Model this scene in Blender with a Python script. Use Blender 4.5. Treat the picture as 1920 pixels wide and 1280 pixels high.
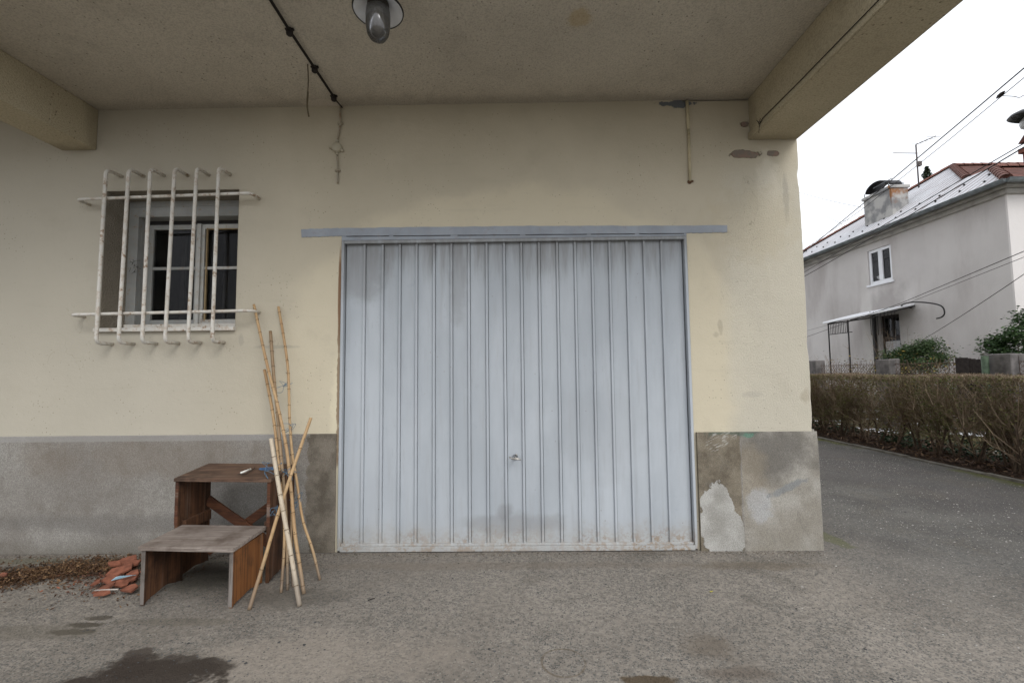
import bpy, math, random
from mathutils import Vector, Matrix, noise as mnoise
R = math.radians
random.seed(7)
S = bpy.context.scene
COL = S.collection
for o in list(bpy.data.objects): bpy.data.objects.remove(o)

# ------------------------------------------------------------------ camera, light, exposure
CAM = Vector((0, -3.05, 1.165))
ROT = Matrix.Rotation(R(.67), 3, 'Z') @ Matrix.Rotation(R(93.82), 3, 'X') @ Matrix.Rotation(R(-.6), 3, 'Z')
FPX = 853.0
cd = bpy.data.cameras.new('camera'); cam = bpy.data.objects.new('camera', cd); COL.objects.link(cam)
cd.sensor_width = 36; cd.lens = FPX / 1920 * 36; cd.clip_start = .05; cd.clip_end = 2000
cam.matrix_world = Matrix.Translation(CAM) @ ROT.to_4x4()
S.camera = cam

W = bpy.data.worlds.new('World'); S.world = W; W.use_nodes = True
wn = W.node_tree.nodes; wl = W.node_tree.links
SUN_EL, SUN_AZ = 42, 150
sky = wn.new('ShaderNodeTexSky'); sky.sky_type = 'NISHITA'; sky.sun_disc = False
sky.sun_elevation = R(SUN_EL); sky.sun_rotation = R(SUN_AZ); sky.dust_density = 4; sky.air_density = 1.2
hsv = wn.new('ShaderNodeHueSaturation'); hsv.inputs['Saturation'].default_value = .18
wl.new(sky.outputs[0], hsv.inputs['Color'])
mx = wn.new('ShaderNodeMix'); mx.data_type = 'RGBA'; mx.inputs[0].default_value = .72   # an even deck of cloud over the sky
wl.new(hsv.outputs[0], mx.inputs[6]); mx.inputs[7].default_value = (9.3, 9.6, 10.2, 1)
wl.new(mx.outputs[2], wn['Background'].inputs['Color']); wn['Background'].inputs['Strength'].default_value = .1
sl = bpy.data.lights.new('sun', 'SUN'); sl.energy = .7; sl.angle = R(28); sl.color = (1, .975, .94)
so = bpy.data.objects.new('sun', sl); COL.objects.link(so)
sd = Vector((math.sin(R(SUN_AZ)) * math.cos(R(SUN_EL)), math.cos(R(SUN_AZ)) * math.cos(R(SUN_EL)), math.sin(R(SUN_EL))))
so.rotation_euler = sd.to_track_quat('Z', 'Y').to_euler()
S.view_settings.view_transform = 'Standard'; S.view_settings.look = 'None'
S.view_settings.gamma = 1; S.view_settings.use_curve_mapping = False
S.view_settings.exposure = .74
S.cycles.max_bounces = 8; S.cycles.diffuse_bounces = 5

# ------------------------------------------------------------------ helpers: measuring
def ray(x, y): return ROT @ Vector(((x - 960) / FPX, (640 - y) / FPX, -1))
def onY(x, y, Y=0.0): d = ray(x, y); return CAM + d * ((Y - CAM.y) / d.y)
def onZ(x, y, Z=0.0): d = ray(x, y); return CAM + d * ((Z - CAM.z) / d.z)
def onX(x, y, X): d = ray(x, y); return CAM + d * ((X - CAM.x) / d.x)
def onP(x, y, p0, n): d = ray(x, y); return CAM + d * ((Vector(p0) - CAM).dot(n) / d.dot(n))

# ------------------------------------------------------------------ helpers: objects
class MB:
    def __init__(s): s.v = []; s.f = []; s.sm = []
    def add(s, vs, fs, smooth=False):
        n = len(s.v); s.v += [tuple(v) for v in vs]; s.f += [tuple(i + n for i in f) for f in fs]; s.sm += [smooth] * len(fs)
        return s
    def box(s, x0, x1, y0, y1, z0, z1, jit=0.0):
        vs = [(x, y, z) for x in (x0, x1) for y in (y0, y1) for z in (z0, z1)]
        if jit: vs = [tuple(c + random.uniform(-jit, jit) for c in v) for v in vs]
        return s.add(vs, [(0, 1, 3, 2), (4, 6, 7, 5), (0, 4, 5, 1), (2, 3, 7, 6), (0, 2, 6, 4), (1, 5, 7, 3)])
    def hull8(s, b, t):   # b, t: four points each
        return s.add(list(b) + list(t), [(3, 2, 1, 0), (4, 5, 6, 7), (0, 1, 5, 4), (1, 2, 6, 5), (2, 3, 7, 6), (3, 0, 4, 7)])
    def prism(s, poly, d):  # poly of 3D points extruded by vector d
        n = len(poly); d = Vector(d); a = [Vector(p) for p in poly]
        return s.add(a + [p + d for p in a], [tuple(range(n))[::-1], tuple(range(n, 2 * n))] + [(i, (i + 1) % n, n + (i + 1) % n, n + i) for i in range(n)])
    def tube(s, path, r, k=8, cap=True, smooth=True):
        path = [Vector(p) for p in path]; n = len(path)
        rr = r if isinstance(r, (list, tuple)) else [r] * n
        vs = []; fs = []; up = None
        for i, p in enumerate(path):
            t = (path[min(i + 1, n - 1)] - path[max(i - 1, 0)]).normalized()
            if up is None:
                up = Vector((0, 0, 1)) if abs(t.z) < .9 else Vector((1, 0, 0))
            a = (up - t * up.dot(t)).normalized(); up = a; b = t.cross(a)
            for j in range(k):
                q = 2 * math.pi * j / k; vs.append(p + (a * math.cos(q) + b * math.sin(q)) * rr[i])
        for i in range(n - 1):
            for j in range(k):
                fs.append((i * k + j, i * k + (j + 1) % k, (i + 1) * k + (j + 1) % k, (i + 1) * k + j))
        if cap: fs += [tuple(range(k))[::-1], tuple(range((n - 1) * k, n * k))]
        return s.add(vs, fs, smooth)
    def lathe(s, prof, c, axis=Vector((0, 0, 1)), k=32, close=False):
        axis = axis.normalized(); q = axis.to_track_quat('Z', 'Y'); c = Vector(c); vs = []; fs = []; n = len(prof)
        for r, z in prof:
            for j in range(k):
                a = 2 * math.pi * j / k; vs.append(c + q @ Vector((r * math.cos(a), r * math.sin(a), z)))
        for i in range(n - 1 + (1 if close else 0)):
            for j in range(k):
                i2 = (i + 1) % n
                fs.append((i * k + j, i * k + (j + 1) % k, i2 * k + (j + 1) % k, i2 * k + j))
        return s.add(vs, fs, True)
    def build(s, name, mat, parent=None, bevel=0, loc=None):
        me = bpy.data.meshes.new(name)
        v = s.v
        if loc is not None: v = [tuple(Vector(p) - Vector(loc)) for p in v]
        me.from_pydata(v, [], s.f); me.validate()
        me.polygons.foreach_set('use_smooth', s.sm[:len(me.polygons)] if len(s.sm) >= len(me.polygons) else [False] * len(me.polygons))
        o = bpy.data.objects.new(name, me); COL.objects.link(o)
        if mat: me.materials.append(mat)
        if loc is not None: o.location = loc
        if parent is not None:
            o.parent = parent; o.matrix_parent_inverse = world(parent).inverted()
        if bevel:
            b = o.modifiers.new('bevel', 'BEVEL'); b.width = bevel; b.segments = 2; b.limit_method = 'ANGLE'
        return o
def world(o):
    m = Matrix.LocRotScale(o.location, o.rotation_euler, o.scale)
    if o.parent: m = world(o.parent) @ o.matrix_parent_inverse @ m
    return m
def tag(o, label=None, cat=None, group=None, kind=None):
    if label: o['label'] = label
    if cat: o['category'] = cat
    if group: o['group'] = group
    if kind: o['kind'] = kind
    return o
def empty(name, loc, label, cat, group=None):
    o = bpy.data.objects.new(name, None); COL.objects.link(o); o.location = loc; o.empty_display_size = .1
    return tag(o, label, cat, group)
def inst(src, name, parent, mat4):   # another object sharing src's mesh
    o = bpy.data.objects.new(name, src.data); COL.objects.link(o); o.parent = parent
    o.matrix_parent_inverse = world(parent).inverted(); o.matrix_basis = mat4
    return o
def smoothpath(pts, n=8):
    pts = [Vector(p) for p in pts]; out = []
    for i in range(len(pts) - 1):
        p0 = pts[max(i - 1, 0)]; p1 = pts[i]; p2 = pts[i + 1]; p3 = pts[min(i + 2, len(pts) - 1)]
        for k in range(n):
            t = k / n
            out.append(.5 * ((2 * p1) + (p2 - p0) * t + (2 * p0 - 5 * p1 + 4 * p2 - p3) * t * t + (3 * p1 - p0 - 3 * p2 + p3) * t ** 3))
    out.append(pts[-1]); return out

# ------------------------------------------------------------------ helpers: materials
class Mat:
    def __init__(s, name, rough=.8, spec=.3, metal=0):
        s.m = bpy.data.materials.new(name); s.m.use_nodes = True; s.t = s.m.node_tree; s.b = s.t.nodes['Principled BSDF']
        s.b.inputs['Roughness'].default_value = rough; s.b.inputs['Specular IOR Level'].default_value = spec
        s.b.inputs['Metallic'].default_value = metal
        s.co = s.n('ShaderNodeTexCoord').outputs['Object']; s.bumpn = None
    def n(s, t, **k):
        n = s.t.nodes.new(t)
        for a, b in k.items(): setattr(n, a, b)
        return n
    def l(s, a, b):
        if hasattr(a, 'is_output'): s.t.links.new(a, b)
        else: b.default_value = a
    def geo(s): return s.n('ShaderNodeNewGeometry').outputs['Position']
    def scale(s, v, co=None):
        m = s.n('ShaderNodeMapping'); m.inputs['Scale'].default_value = v; s.l(co or s.co, m.inputs['Vector']); return m.outputs[0]
    def noise(s, sc=5, det=4, rough=.55, co=None, dist=0):
        n = s.n('ShaderNodeTexNoise'); n.inputs['Scale'].default_value = sc; n.inputs['Detail'].default_value = det
        n.inputs['Roughness'].default_value = rough; n.inputs['Distortion'].default_value = dist; s.l(co or s.co, n.inputs['Vector']); return n.outputs['Fac']
    def voro(s, sc=20, out='Distance', co=None, feature='F1', rnd=1):
        n = s.n('ShaderNodeTexVoronoi'); n.feature = feature; n.inputs['Scale'].default_value = sc; n.inputs['Randomness'].default_value = rnd
        s.l(co or s.co, n.inputs['Vector']); return n.outputs[out]
    def rng(s, x, a, b, c=0., d=1.):
        n = s.n('ShaderNodeMapRange'); s.l(x, n.inputs[0]); n.interpolation_type = 'SMOOTHSTEP'
        for i, q in enumerate((a, b, c, d)): n.inputs[i + 1].default_value = q
        return n.outputs[0]
    def mth(s, op, a, b=0., c=False):
        n = s.n('ShaderNodeMath', operation=op, use_clamp=c); s.l(a, n.inputs[0]); s.l(b, n.inputs[1]); return n.outputs[0]
    def mix(s, f, a, b, mode='MIX'):
        n = s.n('ShaderNodeMix', data_type='RGBA', blend_type=mode); s.l(f, n.inputs[0])
        for q, i in ((a, 6), (b, 7)):
            if isinstance(q, tuple) and len(q) == 3: q = q + (1,)
            s.l(q, n.inputs[i])
        return n.outputs[2]
    def xyz(s, i, co=None):
        n = s.n('ShaderNodeSeparateXYZ'); s.l(co or s.co, n.inputs[0]); return n.outputs[i]
    def blob(s, c, r, soft=.3, wob=.35, sc=6, co=None, wdet=4):   # irregular stain mask
        v = s.n('ShaderNodeVectorMath', operation='SUBTRACT'); s.l(co or s.co, v.inputs[0]); v.inputs[1].default_value = c
        w = s.n('ShaderNodeVectorMath', operation='DIVIDE'); s.l(v.outputs[0], w.inputs[0]); w.inputs[1].default_value = r
        ln = s.n('ShaderNodeVectorMath', operation='LENGTH'); s.l(w.outputs[0], ln.inputs[0])
        nz = s.mth('MULTIPLY', s.mth('SUBTRACT', s.noise(sc, wdet, .6, co), .5), wob * 4.5)
        return s.rng(s.mth('ADD', ln.outputs['Value'], nz), 1 + soft * .5, 1 - soft * .5)
    def color(s, c):
        if isinstance(c, tuple) and len(c) == 3: c = c + (1,)
        s.l(c, s.b.inputs['Base Color']); return s
    def rough(s, r): s.l(r, s.b.inputs['Roughness']); return s
    def bump(s, h, st=.3, dist=.01):
        n = s.n('ShaderNodeBump'); n.inputs['Strength'].default_value = st; n.inputs['Distance'].default_value = dist; s.l(h, n.inputs['Height'])
        if s.bumpn: s.t.links.new(s.bumpn.outputs[0], n.inputs['Normal'])
        s.bumpn = n; s.t.links.new(n.outputs[0], s.b.inputs['Normal']); return s
def plain(name, c, rough=.7, metal=0, var=.15, sc=20, bump=.15, spec=.3):
    m = Mat(name, rough, spec, metal); d = tuple(x * (1 - var) for x in c); e = tuple(min(1, x * (1 + var)) for x in c)
    m.color(m.mix(m.rng(m.noise(sc), .3, .7), d, e))
    if bump: m.bump(m.noise(sc * 6, 3), bump, .003)
    return m.m

# --- cream stucco wall
def wall_mat():
    m = Mat('cream_stucco', .9, .15); M = m
    base = M.mix(M.rng(M.noise(1.1, 5), .3, .72), (.455, .41, .315), (.52, .47, .365))
    fresh = M.mix(M.noise(7, 4), (.555, .497, .37), (.595, .537, .405))     # repainted area round the door
    f1 = M.blob((-.02, 0, 1.25), (1.6, 9, 1.18), .1, .05, 3)
    base = M.mix(M.mth('MULTIPLY', f1, .75), base, fresh)
    # roughcast strip by the corner is paler
    strip = M.rng(M.mth('ADD', M.xyz(0), M.mth('MULTIPLY', M.noise(5), .16)), 1.42, 1.56)
    strip = M.mth('MULTIPLY', strip, M.rng(M.xyz(2), 2.72, 2.3))
    base = M.mix(M.mth('MULTIPLY', strip, .6), base, (.56, .53, .445))
    left = M.rng(M.xyz(0), -1.2, -2.6)  # light falloff towards the left, painted into the wall colour
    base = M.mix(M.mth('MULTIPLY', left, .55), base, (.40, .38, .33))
    # rub and dust marks
    g = M.rng(M.noise(3.3, 6, .65), .54, .8)
    base = M.mix(M.mth('MULTIPLY', g, .35), base, (.36, .32, .25))
    fine = M.rng(M.noise(55, 3), .25, .75, .9, 1.08)
    base = M.mix(1., base, fine, 'MULTIPLY') if False else base
    # soot under the ceiling and fine black mildew specks
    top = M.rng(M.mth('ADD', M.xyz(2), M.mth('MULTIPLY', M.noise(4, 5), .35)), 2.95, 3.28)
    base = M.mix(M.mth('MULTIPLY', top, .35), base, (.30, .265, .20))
    sp = M.mth('MULTIPLY', M.rng(M.voro(38), .16, .07), M.rng(M.noise(2.7, 4), .46, .64))
    base = M.mix(M.mth('MULTIPLY', sp, .7), base, (.10, .085, .06))
    tr = M.rng(M.noise(1., 4, .7, M.scale((1.6, 1, 16))), .56, .74)
    base = M.mix(M.mth('MULTIPLY', tr, .16), base, (.36, .33, .26))
    sc = M.rng(M.noise(1., 3, .8, M.scale((30, 1, 9))), .66, .74)
    base = M.mix(M.mth('MULTIPLY', sc, .3), base, (.30, .27, .21))
    base = M.mix(M.mth('MULTIPLY', M.rng(M.noise(17, 4, .8), .62, .74), .28), base, (.33, .30, .24))
    # grey brushed stains
    for c, r, col, a in [((-1.62, 0, 1.35), (.14, 1, .012), (.28, .26, .22), .4), ((-1.87, 0, 1.40), (.014, 1, .04), (.3, .28, .24), .4),
                         ((1.36, 0, 1.45), (.015, 1, .05), (.34, .30, .23), .5), ((1.33, 0, 1.40), (.02, 1, .02), (.34, .30, .23), .5), ((1.55, 0, 1.0), (.06, 1, .02), (.38, .35, .3), .4),
                         ((1.9, 0, .98), (.03, 1, .05), (.36, .31, .23), .5), ((1.84, 0, 2.33), (.02, 1, .15), (.36, .33, .28), .6),
                         ((1.72, 0, 2.42), (.07, 1, .22), (.66, .62, .52), .55), ((-1.2, 0, .95), (.05, 1, .3), (.70, .64, .47), .5),
                         ((1.6, 0, 2.15), (.28, 1, .25), (.47, .41, .29), .4)]:
        base = M.mix(M.mth('MULTIPLY', M.blob(c, r, .7, .4, 14), a), base, col)
    # rust bleeding by the door jamb
    base = M.mix(M.mth('MULTIPLY', M.blob((-1.203, 0, 1.7), (.012, 1, .3), .6, .12, 9), .85), base, (.16, .07, .03))
    base = M.mix(M.mth('MULTIPLY', M.blob((-1.203, 0, 1.1), (.010, 1, .5), .6, .6, 12), .8), base, (.2, .13, .08))
    # hairline cracks: thin bands along a warped line, limited to patches
    for c, r, ax in [((1.66, 0, 2.3), (.12, 1, .33), 3.1), ((-3.06, 0, 1.4), (.13, 1, .22), 4.3), ((1.42, 0, 1.95), (.1, 1, .3), 4.1)]:
        nz = M.noise(ax, 3, .5, dist=.6)
        line = M.rng(M.mth('ABSOLUTE', M.mth('SUBTRACT', nz, .5)), .0028, .0008)
        base = M.mix(M.mth('MULTIPLY', M.mth('MULTIPLY', line, M.blob(c, r, .9, .12, 5)), .5), base, (.17, .13, .09))
    # plaster broken away under the beam: brick and mortar show
    hole = M.mth('MAXIMUM', M.blob((1.575, 0, 2.635), (.105, 1, .03), .12, .35, 22), M.blob((1.765, 0, 2.64), (.042, 1, .02), .15, .35, 26))
    hole = M.mth('MAXIMUM', hole, M.blob((1.585, 0, 2.85), (.028, 1, .018), .3, .4, 30))
    hc = M.mix(M.rng(M.noise(22, 4), .42, .6), (.21, .18, .15), (.25, .18, .145))
    base = M.mix(hole, base, hc)
    zh = M.mth('MAXIMUM', M.blob((1.13, 0, 3.005), (.13, 1, .018), .2, .4, 20), M.blob((1.13, 0, 3.0), (.05, 1, .03), .2, .4, 20))
    base = M.mix(zh, base, (.13, .14, .15))
    M.color(base)
    rs = M.mth('ADD', M.mth('MULTIPLY', strip, .8), .22)
    h = M.mth('MULTIPLY', M.noise(110, 5, .72), rs)
    M.bump(h, .9, .008); M.bump(M.noise(9, 3), .35, .012)
    M.bump(M.mth('SUBTRACT', 1., hole), .9, .02)
    return M.m
def plinth_mat():
    M = Mat('plinth_roughcast', .92, .15)
    base = M.mix(M.rng(M.noise(1.6, 6, .6), .3, .7), (.27, .25, .225), (.375, .36, .33))
    sp = M.rng(M.voro(150, 'Color'), .1, .9)
    g = M.rng(M.noise(160, 2), .3, .7)
    base = M.mix(g, base, M.mix(.5, base, (.13, .12, .105)))
    X, Z = M.xyz(0), M.xyz(2)
    base = M.mix(M.mth('MULTIPLY', M.rng(M.noise(5.5, 7, .78), .48, .68), .5), base, (.17, .15, .125))
    base = M.mix(M.mth('MULTIPLY', M.mth('MULTIPLY', M.rng(M.noise(1., 4, .7, M.scale((13, 1, 1.3))), .52, .7), M.rng(Z, .3, .75)), .5), base, (.19, .165, .14))
    # damp darker band at the foot
    foot = M.rng(M.mth('ADD', Z, M.mth('MULTIPLY', M.noise(3, 5), .2)), .24, .08)
    base = M.mix(M.mth('MULTIPLY', foot, .65), base, (.15, .135, .11))
    band = M.blob((-2.9, 0, .20), (1.1, 1, .06), .9, .6, 3)
    base = M.mix(M.mth('MULTIPLY', band, .45), base, (.14, .13, .12))
    topd = M.blob((-2.3, 0, .62), (.9, 1, .12), .9, .7, 3)
    base = M.mix(M.mth('MULTIPLY', topd, .4), base, (.2, .165, .13))
    # brown retouched mortar beside the door on both sides
    br = M.mth('MULTIPLY', M.rng(M.mth('ADD', X, M.mth('MULTIPLY', M.noise(9, 6, .7), .2)), -1.30, -1.285), M.rng(X, -1.0, -1.05))
    base = M.mix(M.mth('MULTIPLY', br, .85), base, M.mix(M.rng(M.noise(6, 6, .7), .35, .65), (.105, .088, .065), (.225, .195, .155)))
    br2 = M.mth('MULTIPLY', M.rng(M.mth('ADD', X, M.mth('MULTIPLY', M.noise(6, 3), .03)), 1.47, 1.455), M.rng(X, 1.0, 1.05))
    base = M.mix(M.mth('MULTIPLY', br2, .9), base, M.mix(M.rng(M.noise(5, 7, .7), .35, .65), (.12, .098, .068), (.25, .215, .16)))
    right = M.rng(X, 1.452, 1.458)
    base = M.mix(M.mth('MULTIPLY', right, .8), base, M.mix(M.rng(M.noise(4, 6, .6), .35, .65), (.29, .265, .22), (.42, .40, .355)))
    base = M.mix(M.mth('MULTIPLY', right, M.mth('MULTIPLY', M.blob((1.66, 0, .62), (.24, 1, .16), .9, .5, 4), .8)), base, (.15, .14, .125))
    base = M.mix(M.mth('MULTIPLY', M.rng(M.noise(9, 6, .75), .5, .7), .45), base, (.19, .175, .15))
    base = M.mix(M.mth('MULTIPLY', right, M.mth('MULTIPLY', M.blob((1.5, 0, .45), (.1, 1, .2), .8, .5, 6), .6)), base, (.28, .24, .18))
    base = M.mix(M.mth('MULTIPLY', M.blob((1.55, 0, .30), (.09, 1, .09), .5, .6, 6), .55), base, (.45, .46, .47))
    base = M.mix(M.mth('MULTIPLY', M.blob((1.42, 0, .77), (.18, 1, .035), .5, .6, 10), .6), base, (.09, .13, .105))
    base = M.mix(M.mth('MULTIPLY', M.blob((1.50, 0, .735), (.035, 1, .02), .3, .5, 20), .7), base, (.12, .26, .19))
    # slanted grey smear
    rot = M.n('ShaderNodeMapping', vector_type='POINT'); rot.inputs['Location'].default_value = (-1.60 * 0, 0, 0); rot.inputs['Rotation'].default_value = (0, R(24), 0)
    M.l(M.co, rot.inputs['Vector'])
    p = Matrix.Rotation(R(24), 3, 'Y') @ Vector((1.74, 0, .395))
    base = M.mix(M.mth('MULTIPLY', M.blob(tuple(p), (.13, 1, .022), .7, .6, 16, rot.outputs[0]), .6), base, (.2, .22, .235))
    # pale fresh plaster patch by the door
    pl = M.mth('MAXIMUM', M.blob((1.285, 0, .20), (.115, 1, .25), .04, .22, 13, wdet=6), M.blob((1.37, 0, .08), (.085, 1, .17), .05, .3, 11))
    pl = M.mth('MULTIPLY', pl, M.mth('MULTIPLY', M.rng(X, 1.455, 1.45), M.rng(X, 1.17, 1.175)))
    pc = M.mix(M.rng(M.noise(3, 5), .4, .6), (.33, .32, .29), (.47, .46, .43))
    base = M.mix(pl, base, pc)
    p2 = Matrix.Rotation(R(24), 3, 'Y') @ Vector((1.31, 0, .7))
    st = M.mth('MULTIPLY', M.blob(tuple(p2), (.11, 1, .04), .5, .6, 12, rot.outputs[0]), M.rng(M.noise(1, 2, co=M.scale((14, 1, 130), rot.outputs[0])), .52, .6))
    base = M.mix(M.mth('MULTIPLY', st, .7), base, (.5, .49, .45))
    gg = M.rng(M.noise(190, 3, .8), .3, .7, .62, 1.12)
    _h = M.n('ShaderNodeHueSaturation'); M.l(base, _h.inputs['Color']); M.l(gg, _h.inputs['Value']); base = _h.outputs[0]
    # pale top edge line
    base = M.mix(M.mth('MULTIPLY', M.rng(Z, .728, .732), M.mth('MULTIPLY', M.rng(X, -1.45, -1.6), .6)), base, (.30, .29, .275))
    M.color(base)
    M.bump(pl, .6, .006); M.bump(M.noise(170, 4, .7), .55, .004); M.bump(M.noise(14, 5, .7), .35, .008)
    return M.m
def ceiling_mat(name, a, b, st=.6):
    M = Mat(name, .95, .1)
    base = M.mix(M.rng(M.noise(1.0, 5), .3, .7), a, b)
    base = M.mix(M.mth('MULTIPLY', M.rng(M.noise(120, 2), .4, .7), .4), base, tuple(x * .45 for x in a))
    sp = M.mth('MULTIPLY', M.rng(M.voro(26), .17, .07), M.rng(M.noise(2.1, 4), .44, .6))
    base = M.mix(M.mth('MULTIPLY', sp, .7), base, (.07, .055, .035))
    wsc = M.mth('MULTIPLY', M.rng(M.noise(1., 3, .8, M.scale((60, 22, 1))), .66, .74), M.rng(M.noise(2.5, 3), .45, .6))
    base = M.mix(M.mth('MULTIPLY', wsc, .5), base, (.7, .67, .6))
    base = M.mix(M.mth('MULTIPLY', M.rng(M.noise(3.5, 6, .7), .5, .75), .35), base, tuple(x * .6 for x in a))
    base = M.mix(M.mth('MULTIPLY', M.blob((.35, -.75, 3.03), (.06, .06, 1), .9, .5, 9), .5), base, (.42, .3, .13))
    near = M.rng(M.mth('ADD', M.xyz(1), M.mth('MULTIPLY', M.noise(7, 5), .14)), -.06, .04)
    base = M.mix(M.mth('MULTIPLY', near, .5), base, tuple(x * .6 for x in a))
    base = M.mix(M.blob((-1.33, -.03, 3.03), (.12, .05, 1), .3, .5, 18), base, (.55, .5, .42))
    M.color(base); M.bump(M.mth('ADD', M.noise(95, 4, .65), M.voro(100)), st, .007); return M.m
def door_mat(seed=0, rust=1.0):
    M = Mat('door_paint', .52, .35); co = M.geo()
    v = M.scale((1.2, 1, .35), co)
    base = M.mix(M.rng(M.noise(2.2, 5, .6, v), .32, .7), (.352, .382, .412), (.437, .47, .502))
    v2 = M.scale((6, 1, .5), co)
    base = M.mix(M.mth('MULTIPLY', M.rng(M.noise(4, 6, .65, v2), .5, .8), .4), base, (.30, .305, .31))
    Z = M.xyz(2, co); X = M.xyz(0, co)
    # grime bleeding down from the top edge
    v3 = M.scale((9, 1, .9), co)
    gr = M.rng(M.mth('ADD', Z, M.mth('MULTIPLY', M.noise(1.6, 5, .65, v3), .75)), 2.15, 2.52)
    base = M.mix(M.mth('MULTIPLY', gr, .7), base, (.15, .142, .13))
    for c, r, a in [((-1.05, 0, 1.85), (.16, 1, .16), .6), ((-.03, 0, .17), (.3, 1, .06), .5), ((-.1, 0, .24), (.05, 1, .05), .5), ((-.4, 0, 1.8), (.06, 1, .25), .45), ((.55, 0, .75), (.3, 1, .3), .15)]:
        base = M.mix(M.mth('MULTIPLY', M.blob(c, r, .9, .5, 5, co), a), base, (.23, .235, .24))
    nick = M.mth('MULTIPLY', M.rng(M.voro(17, co=co), .07, .04), M.rng(M.noise(3, 3, co=co), .5, .62))
    base = M.mix(M.mth('MULTIPLY', nick, .75), base, (.17, .13, .10))
    pale = M.mth('MULTIPLY', M.rng(M.noise(16, 5, .7, co), .62, .7), M.rng(M.noise(2, 2, co=co), .45, .6))
    base = M.mix(M.mth('MULTIPLY', pale, .35), base, (.3, .33, .38))
    # rust near the foot
    zr = M.rng(M.mth('ADD', Z, M.mth('MULTIPLY', M.noise(14, 5, .7, co), .26)), .32, .07)
    xr = M.rng(M.noise(1.7, 2, co=M.scale((1, 0, 0), co)), .38, .62, .25, 1)
    rs = M.mth('MULTIPLY', M.mth('MULTIPLY', zr, xr), M.rng(M.noise(30, 5, .75, co), .47, .53))
    base = M.mix(M.mth('MULTIPLY', rs, rust), base, M.mix(M.noise(30, 2, co=co), (.09, .04, .018), (.27, .14, .045)))
    dust = M.rng(M.mth('ADD', Z, M.mth('MULTIPLY', M.noise(7, 4, .6, co), .2)), .34, .08)
    base = M.mix(M.mth('MULTIPLY', dust, .42), base, (.36, .32, .25))
    spk = M.mth('MULTIPLY', M.rng(M.voro(60, co=co), .14, .07), M.rng(M.noise(4, 3, co=co), .5, .65))
    base = M.mix(M.mth('MULTIPLY', spk, .5), base, (.2, .17, .14))
    scr = M.rng(M.noise(1., 2, .6, M.scale((90, 1, 7), co)), .68, .73)
    base = M.mix(M.mth('MULTIPLY', scr, .35), base, (.25, .27, .29))
    M.color(base); M.bump(M.noise(5, 2, co=co), .12, .02); M.bump(M.noise(60, 3, co=co), .08, .002)
    return M.m
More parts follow.
